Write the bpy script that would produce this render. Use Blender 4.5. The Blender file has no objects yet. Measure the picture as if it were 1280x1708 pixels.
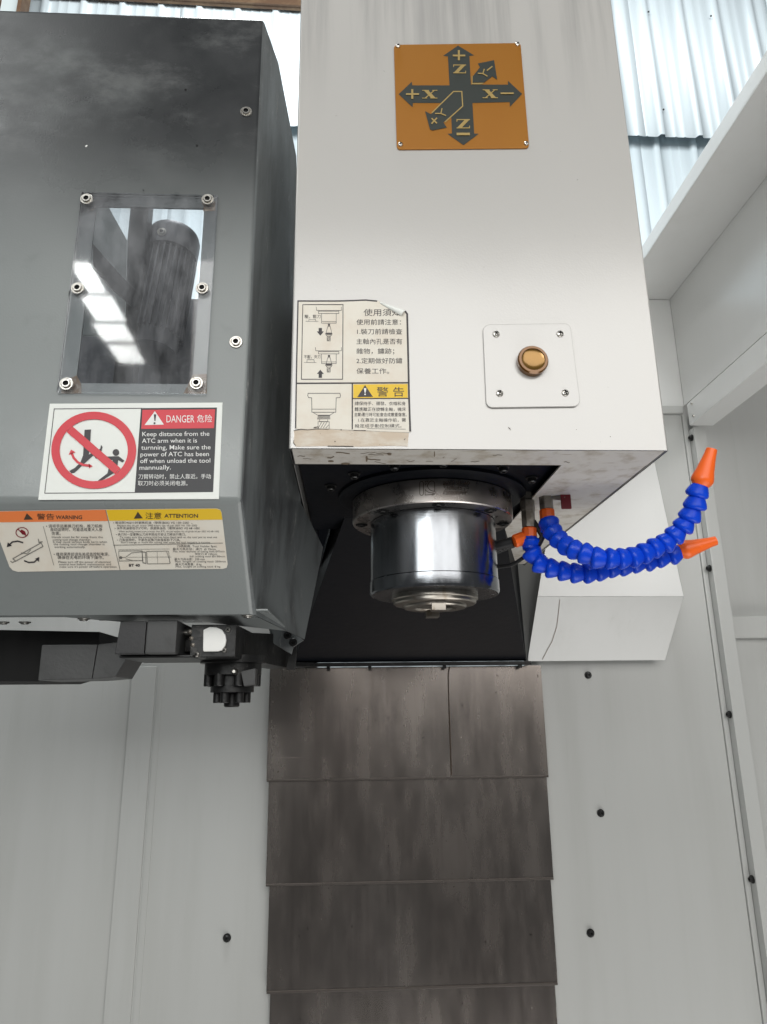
import bpy, bmesh, math, random
from mathutils import Vector, Matrix
random.seed(7)
R_ = math.radians
SC = bpy.context.scene
COL = SC.collection
H = 1.5                                    # camera height above the workshop floor

# ------------------------------------------------------------------ camera
F_PX = 1162.0; PW, PH = 1280.0, 1708.0
_d = Vector((585 - 640, 1175 - 854, F_PX)).normalized()          # depth axis, camera frame (x right, y down, z forward)
_u = Vector((592 - 640, -3359 - 854, F_PX)); _u = (_u - _d * _u.dot(_d)).normalized()
_x = _d.cross(_u)
if _x.x < 0: _x = -_x
W2C = Matrix((_x, _d, _u))                                       # camera-frame vector -> world vector
cam = bpy.data.cameras.new('camera'); cam_o = bpy.data.objects.new('camera', cam); COL.objects.link(cam_o)
m3 = Matrix((W2C @ Vector((1, 0, 0)), W2C @ Vector((0, -1, 0)), W2C @ Vector((0, 0, -1)))).transposed()
cam_o.matrix_world = Matrix.Translation((0, 0, H)) @ m3.to_4x4()
cam.sensor_fit = 'VERTICAL'; cam.sensor_height = 24.0; cam.lens = 24.0 * F_PX / PH
cam.clip_start = 0.02; cam.clip_end = 60
SC.camera = cam_o

# ------------------------------------------------------------------ light
wd = bpy.data.worlds.new('World'); SC.world = wd; wd.use_nodes = True
bg = wd.node_tree.nodes['Background']; bg.inputs[0].default_value = (0.95, 0.98, 1.0, 1); bg.inputs[1].default_value = 0.09
def lamp(name, loc, target, sx, sy, power, col=(1, 1, 1)):
    l = bpy.data.lights.new(name, 'AREA'); l.shape = 'RECTANGLE'; l.size = sx; l.size_y = sy; l.energy = power; l.color = col
    o = bpy.data.objects.new(name, l); COL.objects.link(o); o.location = loc
    o.rotation_euler = (Vector(target) - Vector(loc)).to_track_quat('-Z', 'Y').to_euler()
    return o
lamp('doorway_daylight', (0.65, -1.6, H + 1.15), (0.60, 1.0, H + 1.02), 2.7, 1.60, 45, (1.0, 0.98, 0.945))
lamp('front_left_fill', (-0.95, -1.7, H + 0.80), (0.40, 0.9, H + 0.50), 1.2, 0.80, 16, (0.97, 1.0, 0.99))  # added fill from front left for the side guard and tool changer cover
lamp('skylight_above_wall', (0.3, 1.0, H + 3.6), (0.5, 3.6, H + 3.3), 4.5, 1.4, 215, (0.95, 0.988, 1.0))
lamp('upward_fill', (0.75, 0.30, H - 1.75), (0.65, 0.50, H), 2.0, 1.2, 25.0, (1.0, 0.985, 0.96))  # added lamp facing up, in place of bounce from below
lamp('high_left_fill', (-1.95, -1.35, H + 2.9), (0.55, 0.9, H + 0.55), 1.3, 1.3, 16, (0.97, 1.0, 0.99))  # added fill, high on the left, to brighten the side guard
lamp('tool_changer_fill', (-0.15, 0.70, H + 3.0), (-0.18, 0.85, H + 0.4), 0.9, 0.6, 75, (0.97, 1.0, 1.0))  # added fill from above for the inside of the tool changer
# panes of the roof light strip behind the photographer, between its purlins
for (xa, xb, ya, yc) in ((-1.97, -1.83, -3.50, -3.13), (-2.05, -1.81, -3.90, -3.54), (-2.10, -1.84, -4.23, -3.95), (-2.09, -1.86, -4.62, -4.29)):
    cx, cy = (xa + xb) / 2, (ya + yc) / 2
    lamp('roof_light_pane', (cx, cy, H + 3.0), (cx, cy + 1e-4, H), xb - xa, yc - ya, 44.0 * (xb - xa) * (yc - ya), (1.0, 1.0, 0.97))
SC.view_settings.view_transform = 'Standard'; SC.view_settings.look = 'None'
SC.view_settings.exposure = 0.0; SC.view_settings.gamma = 1.0

# ------------------------------------------------------------------ helpers: geometry from sight lines
def ray(px, py): return W2C @ Vector((px - 640.0, py - 854.0, F_PX))
def at(px, py, Y=None, X=None, Z=None):
    r = ray(px, py)
    t = Y / r.y if Y is not None else (X / r.x if X is not None else (Z - H) / r.z)
    p = r * t; return Vector((p.x, p.y, p.z + H))
def onplane(px, py, p0, n):
    r = ray(px, py); c = Vector((0, 0, H)); t = (p0 - c).dot(n) / r.dot(n); return c + r * t

# ------------------------------------------------------------------ helpers: materials
def nd(nt, t, **kw):
    n = nt.nodes.new(t)
    for k, v in kw.items():
        if k in n.inputs.keys(): n.inputs[k].default_value = v
        else: setattr(n, k, v)
    return n
def mixc(nt, fac, a, b):
    m = nt.nodes.new('ShaderNodeMix'); m.data_type = 'RGBA'
    for i, v in ((0, fac), (6, a), (7, b)):
        if hasattr(v, 'is_output'): nt.links.new(v, m.inputs[i])
        else: m.inputs[i].default_value = (v if i == 0 else (*v, 1) if len(v) == 3 else v)
    return m.outputs[2]
def mapped(nt, scale):
    tc = nt.nodes.new('ShaderNodeTexCoord'); mp = nt.nodes.new('ShaderNodeMapping'); mp.inputs['Scale'].default_value = scale
    nt.links.new(tc.outputs['Object'], mp.inputs['Vector']); return mp.outputs[0]
def noise_mask(nt, scale, lo, hi, detail=5, rough=.6, loc=None):
    v = mapped(nt, scale)
    if loc: v.node.inputs['Location'].default_value = loc
    n = nd(nt, 'ShaderNodeTexNoise', Scale=1.0, Detail=detail, Roughness=rough); nt.links.new(v, n.inputs['Vector'])
    r = nt.nodes.new('ShaderNodeMapRange'); r.interpolation_type = 'SMOOTHSTEP'
    r.inputs[1].default_value = lo; r.inputs[2].default_value = hi; nt.links.new(n.outputs[0], r.inputs[0]); return r.outputs[0]
def box_mask(nt, axis, lo, hi):
    tc = nt.nodes.new('ShaderNodeTexCoord'); s = nt.nodes.new('ShaderNodeSeparateXYZ'); nt.links.new(tc.outputs['Object'], s.inputs[0])
    r = nt.nodes.new('ShaderNodeMapRange'); r.interpolation_type = 'SMOOTHSTEP'; r.inputs[1].default_value = lo; r.inputs[2].default_value = hi
    nt.links.new(s.outputs[axis], r.inputs[0]); return r.outputs[0]
def mul(nt, a, b):
    m = nt.nodes.new('ShaderNodeMath'); m.operation = 'MULTIPLY'
    for i, v in enumerate((a, b)):
        if hasattr(v, 'is_output'): nt.links.new(v, m.inputs[i])
        else: m.inputs[i].default_value = v
    return m.outputs[0]
def add(nt, a, b):
    m = mul(nt, a, b); m.node.operation = 'ADD'; return m
MATS = {}
def mat(name, col, rough=.5, metal=0.0, coat=0.0, bump=None, stains=(), rvar=None, spec=.5, crough=.12, cior=1.5, warp=None):
    """stains: list of (mask_builder(nt)->socket, colour); bump: (scale3, strength, distance)"""
    m = bpy.data.materials.new(name); m.use_nodes = True; nt = m.node_tree; b = nt.nodes['Principled BSDF']
    b.inputs['Roughness'].default_value = rough; b.inputs['Metallic'].default_value = metal
    b.inputs['Coat Weight'].default_value = coat; b.inputs['Coat Roughness'].default_value = crough
    b.inputs['Specular IOR Level'].default_value = spec
    c = (*col, 1)
    b.inputs['Base Color'].default_value = c
    for mk, sc in stains:
        c = mixc(nt, mk(nt), c, (*sc, 1)); nt.links.new(c, b.inputs['Base Color'])
    if rvar:
        k = noise_mask(nt, rvar[0], .3, .7); r = nt.nodes.new('ShaderNodeMapRange')
        r.inputs[3].default_value = rvar[1]; r.inputs[4].default_value = rvar[2]; nt.links.new(k, r.inputs[0]); nt.links.new(r.outputs[0], b.inputs['Roughness'])
    if bump:
        v = mapped(nt, bump[0]); n = nd(nt, 'ShaderNodeTexNoise', Scale=1.0, Detail=2.0); nt.links.new(v, n.inputs['Vector'])
        bp = nd(nt, 'ShaderNodeBump', Strength=bump[1], Distance=bump[2]); nt.links.new(n.outputs[0], bp.inputs['Height']); nt.links.new(bp.outputs[0], b.inputs['Normal'])
        if warp:
            v2 = mapped(nt, warp[0]); n2 = nd(nt, 'ShaderNodeTexNoise', Scale=1.0, Detail=1.0); nt.links.new(v2, n2.inputs['Vector'])
            b2 = nd(nt, 'ShaderNodeBump', Strength=1.0, Distance=warp[1]); nt.links.new(n2.outputs[0], b2.inputs['Height']); nt.links.new(b2.outputs[0], bp.inputs['Normal'])
        nt.links.new(bp.outputs[0], b.inputs['Coat Normal'])
    b.inputs['Coat IOR'].default_value = cior
    MATS[name] = m; return m
NM = noise_mask
PEEL = ((420, 420, 420), .10, .0006)
mat('white_paint', (.50, .488, .466), .34, bump=PEEL, coat=1.0, crough=.18, cior=1.85, warp=((7, 7, 4), .0014), stains=[
    (lambda t: mul(t, NM(t, (16, 16, 3), .52, .80), .16), (.52, .49, .44)),
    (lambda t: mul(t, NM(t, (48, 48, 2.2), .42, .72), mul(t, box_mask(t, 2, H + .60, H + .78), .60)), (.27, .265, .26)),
    (lambda t: mul(t, NM(t, (160, 160, 160), .76, .80, 2), .35), (.25, .22, .19))])
mat('panel_white', (.47, .476, .460), .36, bump=PEEL, coat=.9, crough=.24, cior=1.6, warp=((5, 5, 2), .003), stains=[
    (lambda t: mul(t, NM(t, (14, 14, 1.2), .42, .8), .35), (.36, .36, .335)),
    (lambda t: mul(t, NM(t, (60, 60, 2.5), .60, .80, 6, .6, (2, 1, 0)), .30), (.30, .29, .26)),
    (lambda t: mul(t, NM(t, (200, 200, 200), .77, .81, 2), .5), (.25, .23, .20))])
mat('lit_white', (.70, .705, .69), .34, bump=PEEL, coat=1.0, crough=.22, cior=1.7, warp=((6, 6, 4), .0025), stains=[  # same enamel as panel_white; the paler base colour stands in for stronger light
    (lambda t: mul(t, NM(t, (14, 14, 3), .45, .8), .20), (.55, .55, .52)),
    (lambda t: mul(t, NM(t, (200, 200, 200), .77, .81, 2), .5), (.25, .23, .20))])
mat('dirty_white', (.62, .59, .54), .45, bump=PEEL, stains=[
    (lambda t: mul(t, NM(t, (45, 45, 45), .46, .72), .75), (.36, .30, .22)),
    (lambda t: NM(t, (38, 85, 60), .69, .74, 8, .72), (.06, .048, .038)),
    (lambda t: mul(t, NM(t, (20, 160, 60), .60, .70, 6, .7), .5), (.22, .13, .07))])
mat('grey_paint', (.225, .243, .240), .36, spec=.38, coat=.26, crough=.19, warp=((7, 7, 5), .002), bump=((520, 520, 520), .18, .0005), stains=[
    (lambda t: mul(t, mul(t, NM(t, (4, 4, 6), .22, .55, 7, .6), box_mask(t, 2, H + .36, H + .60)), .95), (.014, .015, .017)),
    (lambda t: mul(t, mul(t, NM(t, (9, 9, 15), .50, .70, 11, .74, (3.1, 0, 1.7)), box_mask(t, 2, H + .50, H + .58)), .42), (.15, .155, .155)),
    (lambda t: mul(t, NM(t, (30, 30, 30), .55, .8, 7), .18), (.08, .085, .085)),
    (lambda t: mul(t, NM(t, (300, 300, 300), .78, .80, 2), .7), (.40, .41, .41))], rvar=((14, 14, 14), .26, .42))
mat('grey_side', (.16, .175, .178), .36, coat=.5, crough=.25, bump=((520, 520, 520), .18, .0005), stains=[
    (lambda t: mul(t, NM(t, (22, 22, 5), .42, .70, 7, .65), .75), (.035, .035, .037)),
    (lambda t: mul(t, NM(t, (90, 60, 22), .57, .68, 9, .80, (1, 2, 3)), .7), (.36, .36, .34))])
mat('dark_casting', (.0030, .0038, .0060), .5, spec=.12, bump=((90, 90, 90), .25, .001), stains=[
    (lambda t: mul(t, NM(t, (25, 25, 25), .5, .8), .5), (.0065, .0065, .008))])
mat('black_oxide', (.014, .014, .014), .42, metal=.3, bump=((150, 150, 150), .4, .001), stains=[
    (lambda t: mul(t, NM(t, (60, 60, 60), .58, .72, 6), .6), (.09, .085, .08))])
mat('dark_plate', (.055, .056, .056), .5, bump=((300, 300, 300), .3, .0006), stains=[
    (lambda t: mul(t, NM(t, (40, 40, 40), .5, .75, 6), .5), (.02, .02, .02))])
mat('darker_plate', (.022, .022, .023), .5, bump=((300, 300, 300), .3, .0006))
mat('stainless', (.375, .335, .306), .30, metal=1.0, stains=[
    (lambda t: mul(t, NM(t, (5, 5, 2), .30, .78, 5, .5), .42), (.19, .155, .138)),
    (lambda t: mul(t, NM(t, (120, 120, 3), .40, .90, 4, .6, (5, 0, 2)), .24), (.13, .108, .10)),
    (lambda t: mul(t, NM(t, (26, 26, 8), .55, .90, 6, .6, (2, 3, 1)), .30), (.52, .48, .45)),
    (lambda t: mul(t, NM(t, (150, 150, 150), .715, .735, 2), .8), (.05, .035, .03))], rvar=((30, 30, 8), .22, .29), bump=((300, 300, 20), .03, .0002), warp=((4, 4, 3), .0022))
mat('cover_lip', (.10, .088, .080), .5, metal=.8)  # coloured dark to carry the gap shadow between cover panels
mat('steel_ground', (.27, .282, .30), .24, metal=1.0, bump=((60, 60, 900), .10, .0003), rvar=((60, 60, 10), .13, .28), stains=[
    (lambda t: mul(t, NM(t, (50, 50, 14), .48, .75, 7, .65), .5), (.17, .165, .165))])
mat('steel_flange', (.46, .43, .41), .30, metal=1.0, rvar=((50, 50, 50), .22, .42), stains=[
    (lambda t: mul(t, NM(t, (30, 30, 30), .52, .78, 7), .30), (.22, .19, .18))])
mat('steel_nose', (.34, .315, .28), .32, metal=1.0, stains=[(lambda t: mul(t, NM(t, (80, 80, 80), .5, .7, 6), .6), (.18, .14, .10))])
mat('screw_steel', (.62, .60, .56), .28, metal=1.0, stains=[(lambda t: mul(t, NM(t, (600, 600, 600), .5, .75), .5), (.22, .17, .12))])
mat('screw_black', (.012, .012, .012), .4)
mat('hole_dark', (.004, .004, .004), .9)
mat('bright_end', (.86, .86, .83), .35, bump=((200, 200, 200), .1, .0005), stains=[(lambda t: mul(t, NM(t, (150, 150, 150), .6, .75), .4), (.45, .44, .40))])
mat('hose_blue', (.002, .066, .74), .28, bump=((500, 500, 500), .1, .0004), spec=.32, rvar=((90, 90, 90), .22, .45), stains=[
    (lambda t: mul(t, NM(t, (3, 3, 7), .40, .62, 7, .65), .45), (.004, .024, .27)),
    (lambda t: mul(t, NM(t, (9, 9, 9), .60, .75, 7, .7, (4, 1, 2)), .35), (.10, .17, .45))])
mat('nozzle_orange', (1.0, .155, .018), .36)
mat('valve_grey', (.30, .28, .25), .38, metal=.6, stains=[(lambda t: mul(t, NM(t, (80, 80, 80), .45, .7, 6), .7), (.10, .08, .06))])
mat('valve_red', (.22, .012, .022), .4)
mat('rubber_black', (.015, .015, .016), .5)
mat('plate_orange', (.35, .142, .014), .42, metal=.35, bump=((700, 30, 700), .05, .0003), stains=[
    (lambda t: mul(t, NM(t, (14, 14, 10), .4, .7), .35), (.33, .125, .012))])
mat('plate_black', (.022, .028, .024), .45)
mat('plate_gold', (.42, .30, .11), .4, metal=.4)
mat('amber_glass', (.24, .125, .022), .20, coat=.5, metal=.6)
mat('brass', (.15, .060, .006), .25, metal=.4, coat=.6)
mat('label_white', (.80, .82, .78), .45, stains=[(lambda t: mul(t, NM(t, (50, 50, 50), .5, .8), .15), (.6, .6, .52))])
mat('label_cream', (.76, .72, .63), .45, stains=[(lambda t: mul(t, NM(t, (28, 28, 28), .42, .75), .45), (.66, .54, .42))])
mat('label_red', (.62, .012, .03), .4)
mat('label_black', (.030, .030, .034), .5)
mat('label_ink', (.035, .030, .034), .5)
mat('label_yellow', (.80, .52, .015), .45)
mat('label_orange', (.82, .22, .06), .45)
mat('label_print_white', (.82, .82, .80), .5)
mat('ink_brown', (.06, .04, .025), .5)
mat('chip_brown', (.19, .145, .10), .6)
mat('ink_grey', (.16, .155, .14), .6)
mat('glue_tan', (.60, .50, .39), .6, stains=[(lambda t: mul(t, NM(t, (40, 20, 90), .42, .7, 7), .7), (.72, .68, .60)),
    (lambda t: mul(t, NM(t, (120, 120, 200), .66, .72, 5), .7), (.20, .12, .07))])
mat('rust_stain', (.20, .13, .08), .6, stains=[(lambda t: NM(t, (150, 150, 150), .45, .65, 5), (.33, .29, .24))])
mat('wall_sheet', (.66, .73, .76), .42, metal=.15, stains=[(lambda t: mul(t, NM(t, (6, 6, .5), .45, .75, 6), .35), (.50, .56, .60))], bump=((40, 40, 4), .12, .004))
mat('rusty_steel', (.10, .055, .03), .65, stains=[(lambda t: NM(t, (5, 5, 14), .42, .66, 8, .7), (.17, .11, .06)), (lambda t: mul(t, NM(t, (9, 9, 9), .6, .7, 6), .8), (.05, .03, .02))])
mat('motor_grey', (.11, .113, .125), .42, metal=.2, stains=[(lambda t: mul(t, NM(t, (70, 70, 70), .5, .75, 6), .5), (.22, .22, .24))])
mat('inner_grey', (.50, .55, .55), .5)
# acrylic pane: clear slab with scratches and dust
def acrylic():
    m = bpy.data.materials.new('acrylic'); m.use_nodes = True; nt = m.node_tree; nt.nodes.clear()
    out = nt.nodes.new('ShaderNodeOutputMaterial'); tr = nt.nodes.new('ShaderNodeBsdfTransparent'); gl = nt.nodes.new('ShaderNodeBsdfGlossy')
    tr.inputs[0].default_value = (.95, .96, .97, 1); gl.inputs['Roughness'].default_value = .04
    fr = nt.nodes.new('ShaderNodeFresnel'); fr.inputs[0].default_value = 1.49
    mx = nt.nodes.new('ShaderNodeMixShader'); nt.links.new(fr.outputs[0], mx.inputs[0]); nt.links.new(tr.outputs[0], mx.inputs[1]); nt.links.new(gl.outputs[0], mx.inputs[2])
    df = nt.nodes.new('ShaderNodeBsdfDiffuse'); df.inputs[0].default_value = (.74, .75, .78, 1)
    k = add(nt, mul(nt, noise_mask(nt, (28, 28, 10), .32, .85, 9, .75), .19), mul(nt, noise_mask(nt, (260, 260, 60), .66, .78, 5, .7), .35))
    m2 = nt.nodes.new('ShaderNodeMixShader'); nt.links.new(k, m2.inputs[0]); nt.links.new(mx.outputs[0], m2.inputs[1]); nt.links.new(df.outputs[0], m2.inputs[2])
    nt.links.new(m2.outputs[0], out.inputs[0]); MATS['acrylic'] = m
acrylic()

# ------------------------------------------------------------------ helpers: meshes and objects
class MB:
    def __init__(s): s.v = []; s.f = []; s.mi = []
    def addf(s, vs, faces, mi=0):
        b = len(s.v); s.v += [tuple(p) for p in vs]; s.f += [tuple(b + i for i in f) for f in faces]; s.mi += [mi] * len(faces); return s
    def box(s, a, b, mi=0):
        x0, y0, z0 = a; x1, y1, z1 = b
        return s.addf([(x0, y0, z0), (x1, y0, z0), (x1, y1, z0), (x0, y1, z0), (x0, y0, z1), (x1, y0, z1), (x1, y1, z1), (x0, y1, z1)],
            [(0, 3, 2, 1), (4, 5, 6, 7), (0, 1, 5, 4), (1, 2, 6, 5), (2, 3, 7, 6), (3, 0, 4, 7)], mi)
    def prism(s, pts, off, mi=0):                      # closed polygon pts (3D), extruded by off
        n = len(pts); off = Vector(off); a = [Vector(p) for p in pts]
        return s.addf(a + [p + off for p in a], [tuple(range(n))[::-1], tuple(range(n, 2 * n))] + [(i, (i + 1) % n, n + (i + 1) % n, n + i) for i in range(n)], mi)
    def lathe(s, prof, o=(0, 0, 0), ax=(0, 0, 1), n=32, cap=True, mi=0, closed=False):
        ax = Vector(ax).normalized(); o = Vector(o); t = Vector((1, 0, 0)) if abs(ax.x) < .9 else Vector((0, 1, 0))
        e1 = (t - ax * t.dot(ax)).normalized(); e2 = ax.cross(e1); vs = []
        for r, z in prof:
            for i in range(n):
                a = 2 * math.pi * i / n; vs.append(o + ax * z + (e1 * math.cos(a) + e2 * math.sin(a)) * r)
        fs = []; m = len(prof)
        for j in range(m if closed else m - 1):
            k = (j + 1) % m
            for i in range(n): fs.append((j * n + i, j * n + (i + 1) % n, k * n + (i + 1) % n, k * n + i))
        if cap and not closed: fs.append(tuple(range(n))[::-1]); fs.append(tuple(range((m - 1) * n, m * n)))
        return s.addf(vs, fs, mi)
    def tube(s, path, r, n=12, mi=0):
        P = [Vector(p) for p in path]; vs = []; e1 = None
        for i, p in enumerate(P):
            t = (P[min(i + 1, len(P) - 1)] - P[max(i - 1, 0)]).normalized()
            if e1 is None: e1 = t.orthogonal().normalized()
            e1 = (e1 - t * e1.dot(t)).normalized(); e2 = t.cross(e1); rr = r[i] if isinstance(r, (list, tuple)) else r
            for k in range(n):
                a = 2 * math.pi * k / n; vs.append(p + (e1 * math.cos(a) + e2 * math.sin(a)) * rr)
        fs = [(i * n + k, i * n + (k + 1) % n, (i + 1) * n + (k + 1) % n, (i + 1) * n + k) for i in range(len(P) - 1) for k in range(n)]
        fs += [tuple(range(n))[::-1], tuple(range((len(P) - 1) * n, len(P) * n))]
        return s.addf(vs, fs, mi)
    def mesh(s, name, bevel=0, seg=2, smooth=True, normals=True):
        me = bpy.data.meshes.new(name); me.from_pydata(s.v, [], s.f)
        for p, i in zip(me.polygons, s.mi): p.material_index = i
        if normals or bevel:
            bm = bmesh.new(); bm.from_mesh(me)
            if normals: bmesh.ops.recalc_face_normals(bm, faces=bm.faces)
            if bevel:
                es = [e for e in bm.edges if len(e.link_faces) == 2 and e.calc_face_angle() > R_(30)]
                bmesh.ops.bevel(bm, geom=es, offset=bevel, segments=seg, affect='EDGES', profile=.6, clamp_overlap=True)
            bm.to_mesh(me); bm.free()
        if smooth:
            me.shade_smooth(); me.set_sharp_from_angle(angle=R_(32))
        return me
def setparent(o, parent):
    if parent is not None:
        o.parent = parent; o.matrix_parent_inverse = Matrix.Translation(-Vector(parent.get('_o', (0, 0, 0)))) if parent.type == 'EMPTY' else parent.matrix_basis.inverted()
def put(name, me, mats, parent=None, loc=None, rot=None, label=None, stuff=False):
    o = bpy.data.objects.new(name, me); COL.objects.link(o)
    for m in ([mats] if isinstance(mats, str) else mats):
        if len(me.materials) < (1 if isinstance(mats, str) else len(mats)): me.materials.append(MATS[m])
    if loc is not None: o.location = loc
    if rot is not None: o.rotation_euler = rot
    setparent(o, parent)
    if label: o['label'] = label
    if stuff: o['kind'] = 'stuff'
    return o
def weighted(o):
    w = o.modifiers.new('face_weighted_normals', 'WEIGHTED_NORMAL'); w.keep_sharp = True; w.weight = 100; w.mode = 'FACE_AREA'
def part(name, mb, mats, parent, bevel=0, label=None, smooth=True, normals=True, seg=2):
    o = put(name, mb.mesh(name, bevel, seg, smooth, normals), mats, parent, label=label)
    if smooth: weighted(o)
    return o
ROOTLOC = {}
def thing(name, label, cat, loc, group=None):
    o = bpy.data.objects.new(name, None); COL.objects.link(o); o.location = loc; o.empty_display_size = .05
    o['label'] = label; o['category'] = cat
    if group: o['group'] = group
    ROOTLOC[o.name] = Vector(loc); return o
def setparent(o, parent):                               # meshes are authored in world space
    if parent is None: return
    o.parent = parent
    if parent.type == 'EMPTY': o.matrix_parent_inverse = Matrix.Translation(-ROOTLOC[parent.name])
    else: o.matrix_parent_inverse = parent.matrix_basis.inverted()
def tag(o, label, cat, group=None):
    o['label'] = label; o['category'] = cat
    if group: o['group'] = group
    return o
def rot_to(n): return Vector(n).to_track_quat('Z', 'Y').to_euler()

# ------------------------------------------------------------------ helpers: flat print on a plane, laid out in a scaled drawing
FONT_CACHE = {}
def text_mesh(s, bold=0.0):
    key = (s, bold)
    if key not in FONT_CACHE:
        c = bpy.data.curves.new('lettering', 'FONT'); c.body = s; c.resolution_u = 3; c.offset = bold
        o = bpy.data.objects.new('lettering', c); COL.objects.link(o); bpy.context.view_layer.update()
        dg = bpy.context.evaluated_depsgraph_get(); me = o.evaluated_get(dg).to_mesh()
        vs = [v.co.copy() for v in me.vertices]; fs = [tuple(p.vertices) for p in me.polygons]
        o.evaluated_get(dg).to_mesh_clear(); COL.objects.unlink(o); bpy.data.objects.remove(o); bpy.data.curves.remove(c)
        FONT_CACHE[key] = (vs, fs)
    return FONT_CACHE[key]
class Sheet:
    """a drawing on the plane (p0, n); drawing units are mapped as (x/s+ox, y/s+oy)"""
    def __init__(s, p0, n, ox, oy, sc): s.p0 = Vector(p0); s.n = Vector(n).normalized(); s.o = (ox, oy, sc)
    def p(s, x, y, h=0): return onplane(s.o[0] + x / s.o[2], s.o[1] + y / s.o[2], s.p0, s.n) + s.n * h
    def poly(s, mb, pts, h, mi=0):
        P = [s.p(x, y, h) for x, y in pts]; mb.addf(P, [tuple(range(len(P)))], mi)
        a = Vector((0, 0, 0))
        for i in range(len(P)): a += P[i].cross(P[(i + 1) % len(P)])
        if a.dot(s.n) < 0: mb.f[-1] = mb.f[-1][::-1]
        return mb
    def rect(s, mb, x0, y0, x1, y1, h, mi=0): return s.poly(mb, [(x0, y0), (x1, y0), (x1, y1), (x0, y1)], h, mi)
    def stroke(s, mb, pts, w, h, mi=0, closed=False):
        n = len(pts); L = []; Rr = []
        for i, (x, y) in enumerate(pts):
            a = pts[(i - 1) % n] if (i or closed) else pts[0]; b = pts[(i + 1) % n] if (i < n - 1 or closed) else pts[-1]
            dx, dy = b[0] - a[0], b[1] - a[1]
            if closed or 0 < i < n - 1:
                d1 = Vector((x - a[0], y - a[1])).normalized(); d2 = Vector((b[0] - x, b[1] - y)).normalized(); t = (d1 + d2)
                t = t.normalized() if t.length > 1e-4 else d1; k = min(2.0, 1 / max(.3, t.dot(d1))); nx, ny = -t.y * k, t.x * k
            else:
                l = math.hypot(dx, dy) or 1; nx, ny = -dy / l, dx / l
            L.append((x + nx * w / 2, y + ny * w / 2)); Rr.append((x - nx * w / 2, y - ny * w / 2))
        for i in range(n if closed else n - 1):
            j = (i + 1) % n; s.poly(mb, [L[i], L[j], Rr[j], Rr[i]], h, mi)
        return mb
    def ring(s, mb, cx, cy, rx, ry, w, h, mi=0, n=56, a0=0, a1=2 * math.pi):
        for i in range(n):
            a, b = a0 + (a1 - a0) * i / n, a0 + (a1 - a0) * (i + 1) / n
            q = lambda r1, r2, t: (cx + r1 * math.cos(t), cy + r2 * math.sin(t))
            s.poly(mb, [q(rx, ry, a), q(rx, ry, b), q(rx - w, ry - w * ry / rx, b), q(rx - w, ry - w * ry / rx, a)], h, mi)
        return mb
    def disc(s, mb, cx, cy, r, h, mi=0, n=20): return s.poly(mb, [(cx + r * math.cos(2 * math.pi * i / n), cy + r * math.sin(2 * math.pi * i / n)) for i in range(n)], h, mi)
    def text(s, mb, txt, x0, x1, yb, ch, h, mi=0, bold=0.0, slope=0.0):
        """fit txt between x0 and x1 on baseline yb, ch = height of the tallest glyph"""
        vs, fs = text_mesh(txt, bold)
        if not vs: return mb
        ax = min(v.x for v in vs); bx = max(v.x for v in vs); by = max(v.y for v in vs)
        P = [s.p(x0 + (v.x - ax) / (bx - ax) * (x1 - x0), yb + slope * (v.x - ax) / (bx - ax) - v.y / by * ch, h) for v in vs]
        b = len(mb.v); mb.v += [tuple(q) for q in P]
        for f in fs:
            g = tuple(b + i for i in f); a, c, d = (Vector(mb.v[g[k]]) for k in (0, 1, 2))
            mb.f.append(g if (c - a).cross(d - a).dot(s.n) > 0 else g[::-1]); mb.mi.append(mi)
        return mb
def rounded(x0, y0, x1, y1, r, n=5):
    pts = []
    for cx, cy, a in ((x1 - r, y0 + r, -90), (x1 - r, y1 - r, 0), (x0 + r, y1 - r, 90), (x0 + r, y0 + r, 180)):
        for i in range(n + 1): t = R_(a + 90 * i / n); pts.append((cx + r * math.cos(t), cy + r * math.sin(t)))
    return pts
FINE = ('lettering', 'header_lettering', 'line_drawing', 'tool_drawing', 'chipped_paint', 'paint_chip', 'grime_mark', 'engraving', 'border_lines', 'rust_patch', 'pin_hole', 'caution_print')
def flat(name, mb, m, parent, label=None): return put(name, mb.mesh(name, 0, 2, False, False), m, parent, label=label, stuff=name in FINE)

# ------------------------------------------------------------------ shared fasteners (local +Z is the outward axis)
def socket_screw_mesh(r=.0042, hh=.0027, wash=.0062):
    b = MB(); b.lathe([(wash, 0), (wash, .0009), (wash * .95, .0012), (r * 1.2, .0012), (r * 1.12, .0004), (r, .0004), (r, hh - .0005), (r - .0005, hh), (r * .62, hh)], n=20, cap=False)
    b.lathe([(r * .62, hh), (r * .56, hh - .0016)], n=6, cap=False, mi=1); k = len(b.v); b.f.append(tuple(range(k - 6, k))); b.mi.append(1)
    return b.mesh('socket_screw')
def cross_screw_mesh(r=.0036):
    b = MB(); b.lathe([(r, 0), (r, .0006), (r * .85, .0015), (r * .5, .0021), (r * .15, .0023)], n=18)
    for a in (35, 125):
        c, s_ = math.cos(R_(a)), math.sin(R_(a)); w = .00055; l = r * .62
        q = [(c * l - s_ * w, s_ * l + c * w, .00238), (-c * l - s_ * w, -s_ * l + c * w, .00238), (-c * l + s_ * w, -s_ * l - c * w, .00238), (c * l + s_ * w, s_ * l - c * w, .00238)]
        b.addf(q, [(0, 1, 2, 3)], 1)
    return b.mesh('cross_screw')
def black_bolt_mesh(r=.0046, hgt=.0065):
    b = MB(); b.lathe([(r * 1.45, 0), (r * 1.45, .0015), (r, .0015), (r, hgt - .001), (r - .001, hgt), (r * .5, hgt)], n=16, cap=False)
    b.lathe([(r * .5, hgt), (r * .42, hgt - .003)], n=6, cap=False); k = len(b.v); b.f.append(tuple(range(k - 6, k))); b.mi.append(0)
    return b.mesh('black_bolt')
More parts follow.
